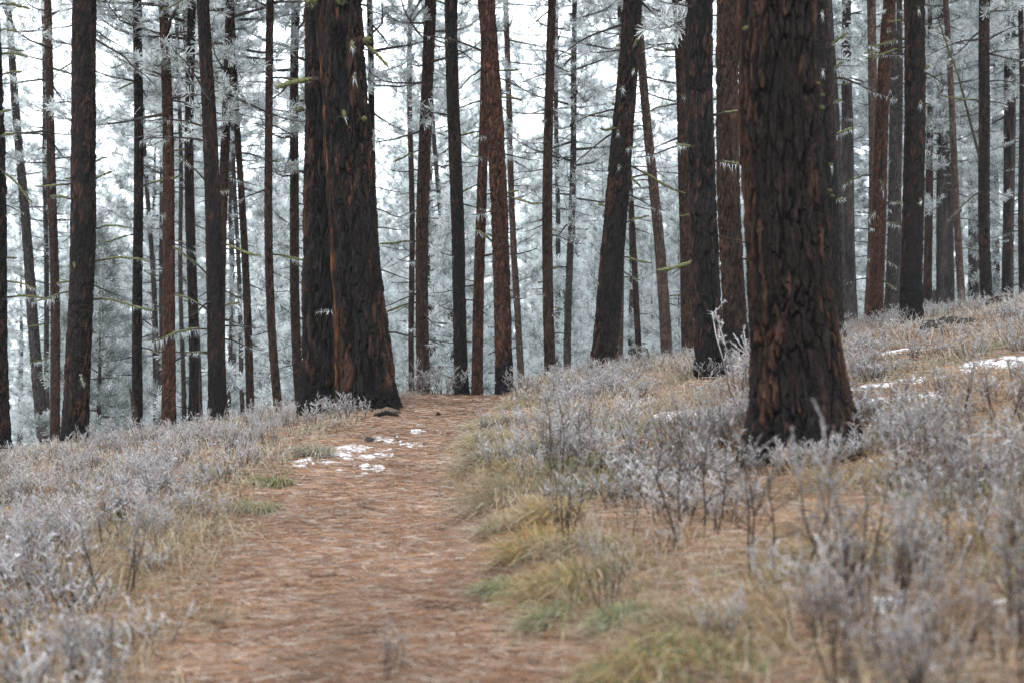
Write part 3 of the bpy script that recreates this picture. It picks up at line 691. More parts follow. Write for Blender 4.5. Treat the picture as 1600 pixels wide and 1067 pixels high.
def try_place(n, dmin, dmax, kinds, mind, gap=True, sc=(.85, 1.15)):
    c = 0; k = 0
    while c < n and k < n*60:
        k += 1
        d_ = math.sqrt(rb.uniform(dmin**2, dmax**2)); px_ = rb.uniform(-120, 1720); x_ = (px_-800)/FPX*d_
        if d_ < float(crest_y(x_))+6: continue
        if gap and any(a-350*2.2/d_*8 < px_ < b+350*2.2/d_*8 and d_ < g for a, b, g in GAPS): continue
        if any((x_-q[0])**2+(d_-q[1])**2 < mind**2 for q in placed): continue
        placed.append((x_, d_)); ki = int(rb.choice(kinds))
        BG.append((px_, d_, KIND[ki][0], bg_tree(x_, d_, ki, rb.uniform(*sc), rz=rb.uniform(0, 6.28)))); c += 1
    return c
try_place(46, 35, 62, [0, 1, 2, 3], 3.4)
try_place(92, 62, 125, [0, 1, 2, 3], 3.2, gap=True)
try_place(46, 38, 75, [4, 5, 6], 2.6, gap=False)
try_place(80, 75, 140, [4, 5, 4, 5, 0], 2.6, gap=False, sc=(1.0, 1.5))

MARKS = [(-5, 'the left-edge trunk'), (80, 'the slim dark trunk'), (129, 'the thick reddish-dark pine'), (215, 'the charred-foot slim trunk'), (260, 'the orange-red pine'), (331, 'the stout charred pine'), (419, 'the frost-flecked slender trunk'), (530, 'the twin pine'), (661, 'the lichen-looped brown pine'), (712, 'the black-barked pine'), (779, 'the ridged red-brown pine'), (856, 'the stubby slender pine'), (962, 'the big leaning pine'), (1024, 'the pale leaning pine'), (1097, 'the stout grey-black pine'), (1229, 'the nearest trunk'), (1374, 'the ruddy leaning pine'), (1426, 'the charred red-black pine'), (1538, 'the forked pine')]
seen = {}
for px_, d_, kd, o in sorted(BG, key=lambda q: q[1]):
    i = sum(px_ > m[0] for m in MARKS)
    where = ('left of '+MARKS[0][1] if i == 0 else 'right of '+MARKS[-1][1] if i == len(MARKS) else 'between '+MARKS[i-1][1]+' and '+MARKS[i][1])
    k = seen.get((i, kd), 0); seen[(i, kd)] = k+1
    o['label'] = ('nearest ', 'second ', 'third ', 'fourth ', 'fifth ', 'far ')[min(k, 5)]+('tall' if kd == 'tall' else 'young')+' frosted pine '+where
# a darker young conifer and a snag on the left
tr = empty('young_conifer', ((152-800)/FPX*36, 36, float(terr((152-800)/FPX*36, 36))-.1))
tag(tr, 'small dark-green young conifer with less frost, right of the thick second trunk', 'tree')
obj('trunk', bg_trunk(690, 7.2, .09, 'grey'), tr); obj('crown', CROWN_GREEN, tr, (0, 0, .6))
def simple_wood(name, label, cat, P_, R_, S=10, col=(.10, .075, .06), seed=0, parts=None):
    r = np.random.default_rng(seed); P_ = np.array(P_, float)
    n = 22; s_ = np.linspace(0, len(P_)-1, n); i0 = np.minimum(s_.astype(int), len(P_)-2); fr = (s_-i0)[:, None]
    Q_ = P_[i0]*(1-fr)+P_[i0+1]*fr; rr = np.interp(s_, np.arange(len(R_)), R_)*(1+.18*(r.random(n)-.5))
    rr2 = np.concatenate([[.001], rr, [.001]]); Q_ = np.concatenate([Q_[:1], Q_, Q_[-1:]+1e-4])
    v, f, ring = tubes(Q_[None], rr2[None], S); v = v+r.normal(size=v.shape)*np.mean(R_)*.07
    C = np.array(col)*(.6+.8*r.random((len(v), 1)))
    org = P_[0]
    o = obj(name, mesh_of(name, v-org, f, C, WOODM, True), None, org); tag(o, label, cat); return o
def pt(px, py, d): return np.array([(px-800)/FPX*d, d, CAM_Z+(533.5-py)/FPX*d])
b0 = pt(213, 678, 25.6); simple_wood('snag', 'short pointed broken snag leaning beside the trunk with the charred black foot', 'snag', [pt(214, 690, 25.4), pt(210, 640, 25.4), pt(203, 606, 25.4)], [.06, .055, .012], seed=1)
x, y, z = hit(1012, 566); 
st = simple_wood('stump', 'small grey stump topped with frost beside a thin leaning trunk', 'stump', [(x, y+1.2, z-.35), (x, y+1.2, z+.02), (x-.02, y+1.2, z+.27)], [.17, .15, .14], seed=2, col=(.16, .15, .145))
p0 = np.array(hit(955, 573)); simple_wood('fallen_branch', 'dark broken log end at the foot of the big leaning pine', 'log', [p0+[-.25, .1, .10], p0+[.05, 0, .10], p0+[.28, -.05, .12]], [.07, .085, .06], seed=3, col=(.03, .022, .018))
p0 = np.array(hit(1458, 515)); simple_wood('mossy_log', 'rounded weathered log right of the charred red-black pine', 'log', [p0+[-.1, .1, .02], p0+[.25, .2, .05], p0+[.6, .35, .05], p0+[.9, .5, .0]], [.09, .12, .11, .07], seed=4, col=(.085, .072, .058), S=14)
p0 = np.array(hit(1555, 478)); simple_wood('broken_log', 'dark hollow log end lying on the crest near the right edge of the picture', 'log', [p0+[-.12, .25, .03], p0+[.1, .1, .10], p0+[.30, -.05, .11]], [.05, .075, .085], seed=5, col=(.055, .032, .022), S=12)
p0 = np.array(hit(592, 648)); simple_wood('bark_slab', 'pale curled slab of fallen bark at the right foot of the twin pine', 'bark slab', [p0+[-.05, 0, .02], p0+[.1, .03, .05], p0+[.27, .12, .03]], [.03, .055, .02], seed=6, col=(.24, .19, .15))
p0 = np.array(hit(596, 652)); simple_wood('root_stub', 'black charred root stub in front of the pale bark slab', 'root', [p0+[-.10, 0, .02], p0+[.06, 0, .06], p0+[.22, .04, .02]], [.02, .032, .012], seed=7, col=(.02, .015, .013))
p0 = np.array(hit(-4, 1000, 2)); simple_wood('burnt_stump', 'black lump of burnt wood at the lower left edge of the picture', 'stump', [p0+[-.16, 0, -.02], p0+[-.06, 0, .10], p0+[-.06, .02, .17]], [.10, .09, .05], seed=8, col=(.025, .014, .011))
# rock in the path edge
def rock(px, py, size, label, seed):
    x, y, z = hit(px, py); r = np.random.default_rng(seed)
    u = np.linspace(0, math.pi, 9); v_ = np.arange(14)*2*math.pi/14; U, Vv = np.meshgrid(u, v_, indexing='ij')
    D = np.stack([np.sin(U)*np.cos(Vv), np.sin(U)*np.sin(Vv), np.cos(U)], -1)
    k = (.8+.45*vn3(D[..., 0]*1.7+5, D[..., 1]*1.7+5, D[..., 2]*1.7+5, seed))[..., None]
    Vx = (D*k*np.array(size)).reshape(-1, 3); ix = np.arange(9*14).reshape(9, 14)
    F = np.stack([ix[:-1], ix[1:], np.roll(ix[1:], -1, 1), np.roll(ix[:-1], -1, 1)], -1).reshape(-1, 4)
    o = obj('rock', mesh_of('rock', Vx, F, np.full((len(Vx), 3), .075), WOODM, True), None, (x, y, z+size[2]*.35)); tag(o, label, 'rock')
rock(578, 690, (.06, .05, .042), 'small dark rock beside the old snow on the left of the path', 3)
# pine cones lying on the ground
def cone_mesh():
    mb = MB(); r = np.random.default_rng(4); n = 90; i = np.arange(n); f = (i+.5)/n; az = i*2.399
    rad = .030*np.sin(np.clip(f*.92+.06, 0, 1)*math.pi)**.6; zc = f*.09
    B = np.stack([zc, rad*.55*np.cos(az), rad*.55*np.sin(az)+.027], -1); D = np.stack([np.full(n, .012), rad*np.cos(az)*.8, rad*np.sin(az)*.8], -1)
    V, F = spikes(B, D*1.2, .022, r); mb.add(V, F, np.array([.10, .052, .032]))
    t = np.linspace(0, .09, 8); v, f_, _ = tubes(np.stack([t, 0*t, 0*t+.027], -1)[None], (.018*np.sin(np.linspace(.3, 2.9, 8)))[None], 8); mb.add(v, f_, np.array([.05, .028, .02]))
    return mb.mesh('pine_cone', WOODM)
CM = cone_mesh()
for (px, py, lb) in ((814, 915, 'brown pine cone on the needles by green tufts right of the path'), (688, 649, 'tiny dark pine cone in the middle of the path near the crest')):
    x, y, z = hit(px, py); o = obj('pine_cone', CM, None, (x, y, z)); o.rotation_euler = (0, 0, px*.7); o.scale = (.75, .75, .75); tag(o, lb, 'pine cone', 'pine cones on the path')

# fallen twigs on and beside the path
r = np.random.default_rng(19)
for i, (px, py, L, az, lb) in enumerate(((470, 905, .34, .5, 'bent grey twig lying on the left half of the path, nearest of the twigs'), (590, 800, .22, 2.5, 'short dark twig in the middle of the path before the snow'), (655, 955, .26, -.4, 'thin pale twig near the bottom right of the path'), (700, 745, .3, 1.0, 'forked twig near the right path edge level with the snow'),
                                    (360, 985, .3, 2.2, 'crooked twig at the lower left edge of the path'), (540, 1000, .2, .1, 'small dark twig near the bottom of the path'), (735, 640, .4, .3, 'stick lying across the path near its crest'), (760, 900, .35, .9, 'brown twig under the golden mound on the right path edge'), (950, 880, .4, .2, 'dark twig on orange needles right of the golden mound'))):
    x, y, z = hit(px, py); k = 7; t = np.linspace(0, L, k); a = az+np.cumsum(r.normal(0, .22, k))
    P_ = np.stack([x+np.cumsum(np.cos(a))*L/k, y+np.cumsum(np.sin(a))*L/k, np.zeros(k)], -1); P_[:, 2] = terr(P_[:, 0], P_[:, 1])+.012+np.abs(r.normal(0, .008, k))
    m_ = MB(); v, f, _ = tubes(P_[None], np.linspace(.0075, .003, k)[None], 5); m_.add(v, f, np.array([.12, .085, .065])*r.uniform(.5, 1.8))
    q = P_[3]; e_ = q+np.array([math.cos(az+1)*L*.3, math.sin(az+1)*L*.3, .02]); v, f, _ = tubes(np.array([[q, (q+e_)/2, e_]]), np.array([[.004, .003, .002]]), 4); m_.add(v, f, np.array([.11, .08, .06]))
    tag(obj('fallen_twig', m_.mesh('fallen_twig', WOODM, (x, y, z)), None, (x, y, z)), lb, 'twig', 'fallen twigs on and beside the path')
# ------------------------------------------------------------------ old snow
def snow(px, py, wx, wy, label, seed, thr=.47):
    thr += .05
    x, y, z = hit(px, py); n = 64
    u = np.linspace(-1, 1, n); U, Vv = np.meshgrid(u, u)
    Xs = x+U*wx/2; Ys = y+Vv*wy/2
    m = fbm2(Xs*7+seed, Ys*3.2+seed*3, 5, 40)-thr+.26*(.5-np.hypot(U, Vv))+.34*(vn2(Xs*38, Ys*16, 6)-.5)
    Zs = terr(Xs, Ys)+np.clip(m*.10, -.02, .010)-.001
    ix = np.arange(n*n).reshape(n, n)
    Fq = np.stack([ix[:-1, :-1], ix[:-1, 1:], ix[1:, 1:], ix[1:, :-1]], -1).reshape(-1, 4)
    keep = (m.ravel()[Fq] > -.02).any(1)&(np.hypot(U, Vv).ravel()[Fq] < 1).all(1); Fq = Fq[keep]
    if not len(Fq): return
    used, inv = np.unique(Fq, return_inverse=True)
    Vx = np.c_[Xs.ravel(), Ys.ravel(), Zs.ravel()][used]-np.array([x, y, z])
    o = obj('snow_patch', mesh_of('snow_patch', Vx, inv.reshape(-1, 4), None, SNOW, True), None, (x, y, z)); tag(o, label, 'snow patch', 'patches of old snow')
for a in ((485, 724, .42, .7, 'small snow patch at the left path edge, farthest left of the patches there', 1, .42), (545, 710, .9, 1.7, 'largest ragged snow patch on the left half of the path', 2, .42),
          (605, 686, .42, .9, 'flat white snow patch next to the small dark rock', 3, .40), (625, 698, .50, .8, 'thin snow streak mixed with needles in mid-path', 5, .45), (662, 674, .35, .7, 'narrow snow streak farthest up the path', 6, .42),
          (560, 735, .5, .8, 'broken snow crust at the near end of the path patches', 7, .45), (1085, 648, 1.1, 1.4, 'long low snow patch left of the nearest trunk', 8, .42), (1000, 632, .4, .6, 'small snow spot among weeds on the right bank', 9, .4),
          (1390, 600, 1.0, .8, 'broken snow band right of the nearest trunk', 10, .42), (1400, 626, .9, .8, 'short snow patch below the broken band', 11, .42), (1575, 568, 1.35, 1.3, 'biggest snow patch near the right edge of the picture', 12, .41),
          (1385, 950, .16, .3, 'small snow crumb low in the weeds at lower right', 13, .36), (1400, 992, .14, .22, 'second snow crumb just below the first at lower right', 14, .36), (1470, 1050, .12, .2, 'lowest snow crumb near the bottom edge at right', 15, .36), (1565, 955, .14, .25, 'snow crumb behind weeds close to the right edge at lower right', 16, .36), (1420, 548, .9, .6, 'snow strip under the weeds below the charred red-black pine', 17, .42)):
    snow(*a)

# ------------------------------------------------------------------ ground plants
def frame_ok(x, y, m=60):
    px = 800+x/y*FPX; z = terr(x, y); py = 533.5-(z-CAM_Z)/y*FPX
    return (px > -m)&(px < 1600+m)&(py < 1067+190)&(y < crest_y(x)+2.2)
SPOTS = [(hit(px, py)[:2], wx, wy) for px, py, wx, wy in ((1390, 600, 1.0, 1.6), (1400, 626, .8, 1.2), (1575, 568, 1.7, 2.4), (1085, 648, .9, 1.6), (1420, 548, 1.2, 1.6), (545, 710, .9, 1.4))]
SPOTS.append(((hit(1256, 706)[0], hit(1256, 706)[1]-.3), .95, 1.9))
NEAR = hit(1256, 706)
def clear(x, y):
    k = np.ones(len(x), bool)
    for (sx, sy), wx, wy in SPOTS: k &= ~((np.abs(x-sx) < wx*.5)&(y < sy+wy*.25)&(y > sy-wy*.75))
    nx_, ny_, _ = NEAR
    k &= ~((np.abs(x-nx_*y/ny_-.02) < .40)&(y < ny_)&(y > ny_-3.6)&(vn2(x*9, y*9, 3) < .8))
    return k
def scatter(n, r, dmin=3.2, dmax=40, power=1.0):
    """points spread over the slope in view, denser near the camera"""
    d = dmin*(dmax/dmin)**(r.random(n)**power); x = d*r.uniform(-.385, .385, n)
    ok = frame_ok(x, d); return x[ok], d[ok]

# pine needles lying on path and slopes
r = np.random.default_rng(31)
x, y = scatter(210000, r, 3.6, 30)
t = np.abs(path_t(x, y)); keep = (t < 1.0)|(r.random(len(x)) < .38); x, y = x[keep], y[keep]
n = len(x); B = np.stack([x, y, terr(x, y)+r.uniform(.003, .022, n)], -1)
az = r.normal(0, 1.15, n)+np.where(r.random(n) < .5, 0, math.pi); L = r.uniform(.08, .22, n)
D = np.stack([np.cos(az)*L, np.sin(az)*L, r.normal(0, .012, n)], -1)
cols = np.array([(.40, .22, .135), (.48, .30, .20), (.28, .15, .09), (.52, .40, .305), (.60, .52, .46), (.13, .075, .052)])
w = .0038*np.maximum(1, y/8)
V, F = spikes(B, D, w, r)
tone = .55+.9*fbm2(x*1.7+3, y*1.2, 3, 51)
C = np.repeat(tone[:, None]*cols[r.choice(6, n, p=[.22, .18, .17, .15, .14, .14])]*(.8+.4*r.random((n, 1))), 3, 0)
tag(obj('pine_needle_litter', mesh_of('pine_needle_litter', V, F, C, GRASSM, False)), 'fallen orange-brown pine needles covering the path', 'pine needles', kind='stuff')

# dry grass
STRAW = np.array([(.44, .345, .21), (.37, .26, .145), (.52, .44, .31), (.27, .17, .095), (.43, .265, .14)]); GRN = np.array([(.17, .20, .065), (.24, .25, .09), (.13, .19, .09)])
def grass_blades(cx, cy, nper, r, hmin, hmax, spread, green, frost, lean=None):
    n = len(cx)*nper; x = np.repeat(cx, nper)+r.normal(0, spread, n); y = np.repeat(cy, nper)+r.normal(0, spread, n)
    sc = np.repeat(r.uniform(.6, 1.2, len(cx)), nper); h = r.uniform(hmin, hmax, n)*sc
    az = r.uniform(0, 6.28, n); tilt = np.clip(np.abs(r.normal(.95, .38, n)), 0, 1.5)
    lx, ly = np.cos(az)*np.sin(tilt), np.sin(az)*np.sin(tilt)
    if lean is not None: lx = lx+lean[0]; ly = ly+lean[1]
    D = np.stack([lx, ly, np.maximum(np.cos(tilt), .15)], -1)*h[:, None]
    B = np.stack([x, y, terr(x, y)-.01], -1)
    w = .0042*np.maximum(1, y/8)*r.uniform(.7, 1.3, n)
    V, F = blades(B, D, h*np.clip(tilt*.45, .05, .5), w, r)
    g = np.repeat(green, nper) if np.ndim(green) else np.full(n, green)
    isg = r.random(n) < g
    base = np.where(isg[:, None], GRN[r.integers(0, 3, n)], STRAW[r.integers(0, 5, n)])*(.75+.5*r.random((n, 1)))
    fr = (np.repeat(frost, nper) if np.ndim(frost) else np.full(n, frost))*r.uniform(.2, 1.2, n)
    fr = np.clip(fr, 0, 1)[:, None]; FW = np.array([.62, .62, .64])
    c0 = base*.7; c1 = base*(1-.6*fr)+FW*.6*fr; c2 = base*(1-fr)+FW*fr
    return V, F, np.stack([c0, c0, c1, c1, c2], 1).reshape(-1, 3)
gb = MB()
r = np.random.default_rng(41)
x, y = scatter(30000, r, 3.4, 44, .9); k = clear(x, y)|(r.random(len(x)) < .3); x, y = x[k], y[k]
t = path_t(x, y); dens = fbm2(x*.8, y*.8, 3, 15)
keep = ((t > .82)|(t < -.80))&(r.random(len(x)) < np.clip((dens-.30)*3.2, .12, 1)*np.where((t > 0)&(y < 9), .34, np.where(y < 7, .6, 1))); x, y = x[keep], y[keep]
grn = np.clip((fbm2(x*1.1+9, y*1.1, 2, 18)-.56)*4, 0, .8)*np.where(y < 15, 1, .6)
frs = np.clip(.22+(y-6)*.05, .22, .95)
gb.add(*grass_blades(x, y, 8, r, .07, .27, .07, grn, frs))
# short green and straw fringe along the path edges
x, y = scatter(9000, r, 3.4, 24); t = np.abs(path_t(x, y)); keep = (t > .62)&(t < 1.25)&(fbm2(x*1.6, y*1.6, 2, 23) > .5); x, y = x[keep], y[keep]
gb.add(*grass_blades(x, y, 9, r, .05, .15, .05, .35, .12))
# bent clumps hanging over the right edge and dotted over the right bank
x, y = scatter(5200, r, 4.6, 20, .8); t = path_t(x, y); k = (t > .8)&(t < 3.4)&(fbm2(x*1.3+4, y*1.3, 2, 27) > .53)&(r.random(len(x)) < np.clip((y-3)*.13, .1, 1)); x, y = x[k][:320], y[k][:320]
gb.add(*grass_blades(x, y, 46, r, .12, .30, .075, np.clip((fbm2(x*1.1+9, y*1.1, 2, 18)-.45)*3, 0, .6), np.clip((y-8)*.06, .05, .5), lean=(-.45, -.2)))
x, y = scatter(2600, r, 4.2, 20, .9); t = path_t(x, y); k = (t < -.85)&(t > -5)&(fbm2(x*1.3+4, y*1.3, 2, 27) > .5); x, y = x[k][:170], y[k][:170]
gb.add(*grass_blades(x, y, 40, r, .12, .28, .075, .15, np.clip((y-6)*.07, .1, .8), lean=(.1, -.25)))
# whitened grass along the brow
bx = r.uniform(-11, 16, 3000); by = crest_y(bx)+r.normal(-.3, .7, 3000); k = (np.abs(path_t(bx, by)) > .9)&frame_ok(bx, by); bx, by = bx[k], by[k]
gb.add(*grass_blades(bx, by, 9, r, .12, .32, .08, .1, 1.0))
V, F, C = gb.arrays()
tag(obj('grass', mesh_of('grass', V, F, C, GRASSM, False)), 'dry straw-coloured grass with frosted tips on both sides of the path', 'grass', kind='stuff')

# single tussocks that stand out
def tussock(px, py, rad, h, green, frost, label, seed, gold=False, lean=(-.25, -.2)):
    x, y, z = hit(px, py); r = np.random.default_rng(seed); n = 420
    a = r.uniform(0, 6.28, n); q = rad*np.sqrt(r.random(n))*.55
    bx, by = x+np.cos(a)*q, y+np.sin(a)*q
    tilt = .25+1.05*q/(rad*.55)*r.uniform(.6, 1.1, n)
    L = h*r.uniform(.7, 1.25, n)
    D = np.stack([np.cos(a)*np.sin(tilt)+lean[0], np.sin(a)*np.sin(tilt)+lean[1], np.maximum(np.cos(tilt), .12)+.15], -1)*L[:, None]
    V, F = blades(np.stack([bx, by, terr(bx, by)-.01], -1), D, L*.5, .0045*max(1, y/9), r)
    isg = r.random(n) < green
    pal = np.array([(.50, .34, .13), (.44, .28, .10), (.52, .42, .22), (.36, .22, .09)]) if gold else STRAW[:4]
    base = np.where(isg[:, None], GRN[r.integers(0, 3, n)]*1.1, pal[r.integers(0, 4, n)])*(.75+.5*r.random((n, 1)))
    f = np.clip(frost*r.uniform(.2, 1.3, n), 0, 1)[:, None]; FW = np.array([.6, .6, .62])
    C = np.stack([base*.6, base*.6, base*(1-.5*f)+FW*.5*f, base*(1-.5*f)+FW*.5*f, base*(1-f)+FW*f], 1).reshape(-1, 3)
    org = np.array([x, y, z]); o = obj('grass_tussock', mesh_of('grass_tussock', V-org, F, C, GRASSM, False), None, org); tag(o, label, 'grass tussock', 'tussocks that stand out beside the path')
tussock(845, 862, .34, .24, .12, .05, 'big golden grass mound bent over towards the path on its right edge', 1, True)
tussock(790, 828, .26, .18, .1, .3, 'flattened grey-tan tussock just behind the big golden mound', 2)
tussock(765, 700, .30, .26, .1, .25, 'upright straw tussock at the bend of the right path edge', 3)
tussock(785, 928, .18, .14, .8, .25, 'frost-rimmed green tuft below the big golden mound', 4)
tussock(870, 975, .18, .15, .7, .3, 'green and straw tuft midway along the lower right path edge', 5)
tussock(975, 975, .18, .14, .75, .3, 'low green clump near a dark-stemmed weed, right of the lower tufts', 6)
tussock(1010, 1055, .32, .18, .45, .05, 'yellow-green grass mound at the bottom edge right of the path', 7, True)
tussock(430, 760, .22, .16, .6, .15, 'yellow-green tuft on the left path edge near the snow', 8)
tussock(400, 800, .26, .15, .55, .3, 'greenish flattened tuft on the left path edge, nearer than the yellow-green one', 9)
tussock(495, 712, .24, .20, .3, .6, 'whitish straw tussock at the left end of the path snow', 10)
tussock(900, 735, .30, .20, .85, .1, 'dark green clump under a dark-stemmed frosted weed on the right bank', 11)
tussock(850, 600, .40, .22, .15, .5, 'pale tussock on the brow right of the path crest', 12)
tussock(1350, 505, .5, .22, .4, .3, 'greenish tussock on the brow between the ruddy pine and the nearest trunk', 13)
tussock(1085, 700, .3, .26, .1, .05, 'brown upright tussock in the weeds left of the nearest trunk', 14)
tussock(1440, 652, .32, .28, .1, .15, 'brown tall tussock right of the nearest trunk', 15)

rt = np.random.default_rng(91)
for i, nm in enumerate(('nearest', 'second', 'third', 'fourth', 'fifth', 'sixth', 'seventh', 'eighth', 'ninth', 'tenth', 'eleventh', 'twelfth')):
    y = 5.6+i*1.05+rt.uniform(-.25, .25); x = float(path_x(y))+rt.uniform(.82, 1.3); z = float(terr(x, y))
    tussock(800+x/y*FPX, 533.5-(z-CAM_Z)/y*FPX, rt.uniform(.22, .38), rt.uniform(.15, .24), rt.uniform(.0, .2), .12+.04*i, nm+' of the straw tussocks draping over the right path edge, counted from the camera', 200+i, bool(i % 2), (-.45, -.2))
# frosted weeds
def forb_arrays(seed, H, nstem, spread=.12, lean=.25, twn=9, leaf=5, frost_from=.3, leafl=.022, rime=1.0):
    r = np.random.default_rng(seed); mb = MB(); P_, tw, LB, LD, LH = [], [], [], [], []
    for i in range(nstem):
        a = r.uniform(0, 6.28); h = H*r.uniform(.55, 1.1); q = spread*r.uniform(0, 1)
        d = norm(np.array([math.cos(a)*lean*r.uniform(.2, 1.5), math.sin(a)*lean*r.uniform(.2, 1.5), 1]))
        k = 5; st = np.array([d+r.normal(0, .12, 3) for _ in range(k-1)])*h/(k-1)
        p = np.concatenate([[[math.cos(a)*q, math.sin(a)*q, -.03]], np.array([math.cos(a)*q, math.sin(a)*q, -.03])+np.cumsum(st, 0)]); P_.append(p)
        for j in range(twn):
            t = r.uniform(.3, 1)*(k-1); i0 = min(int(t), k-2); b = p[i0]+(p[i0+1]-p[i0])*(t-i0)
            az = r.uniform(0, 6.28); e = r.uniform(.15, 1.1); l = H*r.uniform(.12, .34)*(1.15-.5*t/(k-1))
            dd = np.array([math.cos(az)*math.cos(e), math.sin(az)*math.cos(e), math.sin(e)])
            m = b+dd*l*.5; e_ = b+dd*l+np.array([0, 0, .12*l]); tw.append([b, m, e_])
            for q_ in range(leaf):
                u = r.uniform(.25, 1.05); LB.append(b+(e_-b)*u); LD.append(norm(dd+r.normal(0, .9, 3))*leafl*r.uniform(.6, 1.4))
        for q_ in range(6):
            LB.append(p[-1]-(p[-1]-p[-2])*r.uniform(0, .5)); LD.append(norm(r.normal(0, 1, 3)+[0, 0, .6])*leafl*r.uniform(.6, 1.2))
    P_ = np.array(P_); tw = np.array(tw); LB = np.array(LB); LD = np.array(LD)
    DK = np.array([.060, .042, .035]); FR = np.array([.60, .58, .585])*rime+np.array([.11, .085, .075])*(1-rime)
    def colz(v, off=0.0):
        f = sstep(frost_from-.2, frost_from+.45, v[:, 2]/H+off)[:, None]; return DK*(1-f)+FR*f
    v, f, ring = tubes(P_, np.tile(np.linspace(.0052, .0022, 5)*(.6+.4*H/.5), (nstem, 1)), 3); c = colz(v, -.25); mb.add(v, f, c)
    v, f, ring = tubes(tw, np.tile([.0028, .0024, .0012], (len(tw), 1)), 3); mb.add(v, f, colz(v, -.02)*(.75+.35*(ring/2.)[:, None]))
    V, F = spikes(LB-LD*.3, LD*1.3, leafl*.30*r.uniform(.5, 1.4, len(LB)), r)
    cc = np.repeat(r.uniform(.35, 1.2, (len(LB), 1)), 3, 0); fr = colz(V, .12)
    br = np.repeat((r.random(len(LB)) < .28)[:, None], 3, 0); mb.add(V, F, np.where(br, np.array([.20, .125, .08]), fr*cc))
    return mb
SHRUB = [forb_arrays(700+i, H, ns, sp, ln, twn, lf+2, ff, rime=1.0 if H < .58 or i == 7 else .62) for i, (H, ns, sp, ln, twn, lf, ff) in enumerate((
    (.46, 9, .18, .35, 9, 7, .25), (.52, 8, .16, .30, 10, 7, .3), (.40, 11, .20, .45, 8, 7, .2), (.60, 5, .14, .30, 11, 4, .35), (.34, 12, .2, .5, 7, 7, .15),
    (.75, 4, .12, .26, 10, 3, .45), (.68, 5, .16, .34, 10, 3, .4), (.50, 10, .2, .4, 8, 8, .22)))]
SHM = [s_.mesh('frosted_weed', FORB) for s_ in SHRUB]
def weed(x, y, ki, sc, rz, label, group, name='frosted_weed'):
    o = obj(name, SHM[ki], None, (float(x), float(y), float(terr(x, y)))); o.scale = (sc, sc, sc); o.rotation_euler = (0, 0, rz); tag(o, label, 'weed', group); return o
for (px, py, ki, sc, lb) in ((890, 742, 5, 1.15, 'dark-stemmed frosted weed standing over the dark green clump'), (868, 862, 6, .85, 'forked dark weed rising from behind the big golden mound'), (1085, 845, 5, 1.3, 'tall dark-stemmed weed in front of the slope left of the nearest trunk'), (960, 960, 6, .62, 'low leaning dark weed beside the low green clump'),
                             (1165, 640, 7, 1.75, 'tallest frost-feathered weed against the left side of the nearest trunk'), (185, 935, 6, .9, 'dark-stemmed frosted weed in the left foreground'), (600, 1062, 3, .5, 'single frosted sprig at the bottom of the path'), (1210, 905, 5, 1.2, 'tall bare weed below the foot of the nearest trunk'), (1350, 955, 6, 1.1, 'bushy bare weed at lower right beside the snow crumbs'),
                             (150, 1075, 5, .55, 'thin pale stem at the bottom left corner of the picture'), (655, 612, 2, 1.5, 'round frosted bush at the foot of the brown frost-flecked pine'), (690, 606, 4, 1.5, 'frosted bush left of the black-barked pine at the path crest'), (545, 655, 4, 1.1, 'white frosted weed covering the seam foot of the twin pine'), (710, 612, 3, .8, 'white sprig leaning against the black-barked pine')):
    x, y, z = hit(px, py, 2.2); weed(x, y, ki, sc, px*.37, lb, 'weeds that stand out')
# heap of frosted sprays round the foot of the nearest trunk
x0, y0, z0 = hit(1256, 716)
for i, (dx, dy, ki, sc) in enumerate(((-.26, -.40, 2, .85), (-.12, -.44, 4, .9), (.04, -.42, 4, .8), (.14, -.46, 2, .7), (.38, -.30, 0, .8), (.0, -.52, 4, .75), (-.2, -.5, 7, .6), (.33, -.4, 2, .8))):
    weed(x0+dx, y0+dy, ki, sc*.72, i*1.3, 'frosted spray in the white heap at the foot of the nearest trunk', 'sprays at the foot of the nearest trunk')
r = np.random.default_rng(53)
def left_zone(y, t=0): return ('in the near left foreground' if y < 7 else 'left of the path' if y < 11 else 'left of the path snow' if y < 16 else 'on the left brow')
def right_zone(y, t): return ('at the lower right' if y < 5.5 else 'on the near right slope' if y < 9 else 'level with the nearest foot' if y < 13 else 'on the bank by the crest' if t < 4 and y < 26 else 'on the upper right slope' if y < 19 else 'on the right brow')
def below(x, y): return 'below '+min(MARKS, key=lambda q: abs(q[0]-(800+x/y*FPX)))[1]
def weeds(n, cond, kinds, sc, look, zone, grp, dmin, dmax, power=1.0):
    x, y = scatter(n*14, r, dmin, dmax, power); t = path_t(x, y)
    cl_ = fbm2(x*.9+2, y*.9, 2, 33); k = clear(x, y)&cond(x, y, t)&(r.random(len(x)) < np.clip((cl_-.34)*3, .08, .9)); x, y, t = x[k][:n], y[k][:n], t[k][:n]
    for i in range(len(x)):
        ki = int(r.choice(kinds)); z_ = zone(y[i], t[i]); weed(x[i], y[i], ki, r.uniform(*sc), r.uniform(0, 6.28), look[0 if SHH[ki] < .5 else 1]+' '+z_+', '+below(x[i], y[i]), grp+' '+z_)
SHH = [.46, .52, .40, .60, .34, .75, .68, .50]
weeds(92, lambda x, y, t: (t < -.95-.5*r.random(len(x)))&((y > 6.5)|(r.random(len(x)) < .12)), [0, 1, 2, 4, 7], (.5, .95), ('low frosted weed', 'taller frosted weed'), left_zone, 'weeds', 4.2, 22)
weeds(80, lambda x, y, t: (t > 1.2+.9*r.random(len(x)))&((t > 2.0)|(y < 5.6)|(y > 8.5)|(r.random(len(x)) < .25)), [3, 5, 6, 6, 5, 1], (.4, .85), ('low bare-stemmed frosted weed', 'tall bare-stemmed frosted weed'), right_zone, 'weeds', 3.6, 11, .8)
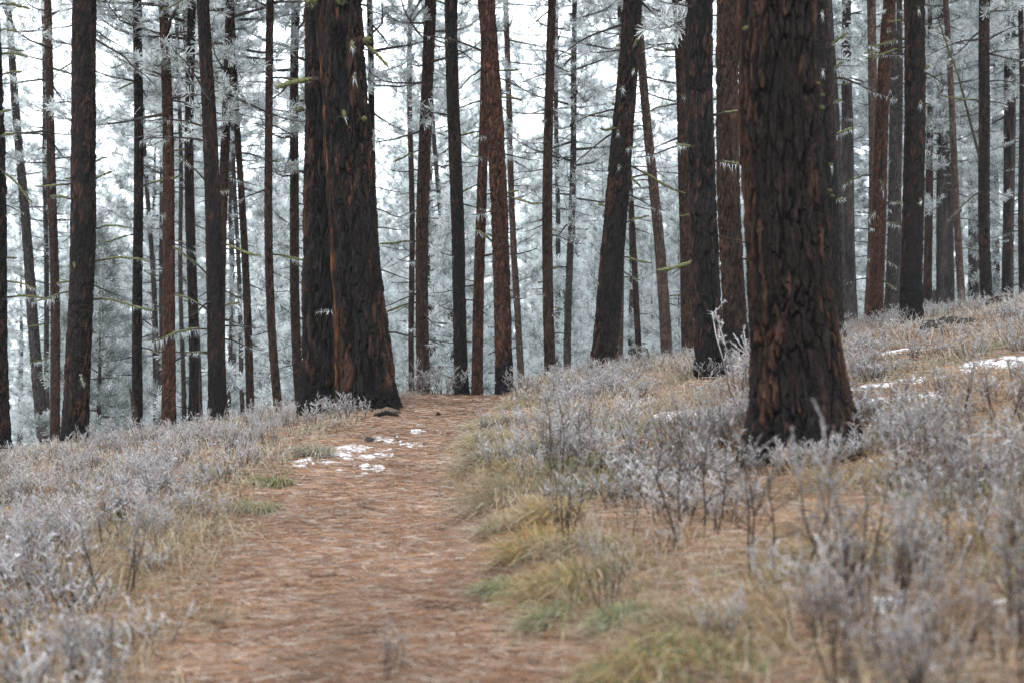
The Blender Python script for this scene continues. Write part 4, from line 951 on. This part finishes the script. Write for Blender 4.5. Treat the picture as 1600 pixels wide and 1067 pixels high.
weeds(88, lambda x, y, t: (t > 1.0)&(y >= 10), [0, 1, 2, 4, 7], (.45, .9), ('low frosted weed', 'taller frosted weed'), right_zone, 'weeds', 10, 32)
# the rest of the undergrowth, too much to count
SM = [forb_arrays(760+i, H, ns, .14, .5, 5, 4, .12).arrays() for i, (H, ns) in enumerate(((.24, 5), (.30, 5), (.36, 4), (.28, 6)))]
ub = MB(); r = np.random.default_rng(61)
x, y = scatter(6500, r, 4.6, 40); t = path_t(x, y); cl_ = fbm2(x*.55+2, y*.55, 3, 33)
k = clear(x, y)&((t > 1.25)|(t < -1.0))&(r.random(len(x)) < np.clip((cl_-.38)*3.2, .05, .8)*np.where((t > 0)&(y < 9), .22, np.where(t < 0, .38, .8))*np.where(y < 7, .2, 1)*sstep(.35, .6, fbm2(x*1.7+8, y*1.2, 2, 71))*1.6); x, y = x[k], y[k]
x, y = x[:760], y[:760]
zz = terr(x, y)
for i in range(len(x)):
    V, F, C = SM[i % 4]; a = r.uniform(0, 6.28); sc = r.uniform(.7, 1.25); c, s_ = math.cos(a)*sc, math.sin(a)*sc
    Vr = np.stack([V[:, 0]*c-V[:, 1]*s_+x[i], V[:, 0]*s_+V[:, 1]*c+y[i], V[:, 2]*sc+zz[i]], -1); ub.add(Vr, F, C*r.uniform(.6, 1.1))
tag(obj('undergrowth', ub.mesh('undergrowth', FORB)), 'low frosted undergrowth covering the slopes on both sides of the path', 'undergrowth', kind='stuff')

# ------------------------------------------------------------------ cold haze in the stand
HAZE = 0.0003
if HAZE > 0:
    m, n, out = new_mat('cold_haze')
    pv = n.nodes.new('ShaderNodeVolumePrincipled'); pv.inputs['Color'].default_value = (.86, .92, .96, 1); pv.inputs['Density'].default_value = HAZE; pv.inputs['Anisotropy'].default_value = .2
    n.links.new(pv.outputs[0], out.inputs['Volume'])
    lo = np.array([-262, -250, -22.]); hi = np.array([264, 276, 45.])
    V = np.array([[(lo, hi)[i & 1][0], (lo, hi)[i >> 1 & 1][1], (lo, hi)[i >> 2 & 1][2]] for i in range(8)])
    F = np.array([[0, 2, 3, 1], [4, 5, 7, 6], [0, 1, 5, 4], [2, 6, 7, 3], [0, 4, 6, 2], [1, 3, 7, 5]])
    tag(obj('haze', mesh_of('haze', V, F, None, m, False)), kind='stuff')
import os
if os.environ.get('COUNT'):
    ms = {o.data.name: len(o.data.loops)-2*len(o.data.polygons) for o in bpy.data.objects if o.type == 'MESH'}
    print('TRIS', sum(ms.values()), sorted(ms.items(), key=lambda q: -q[1])[:12])
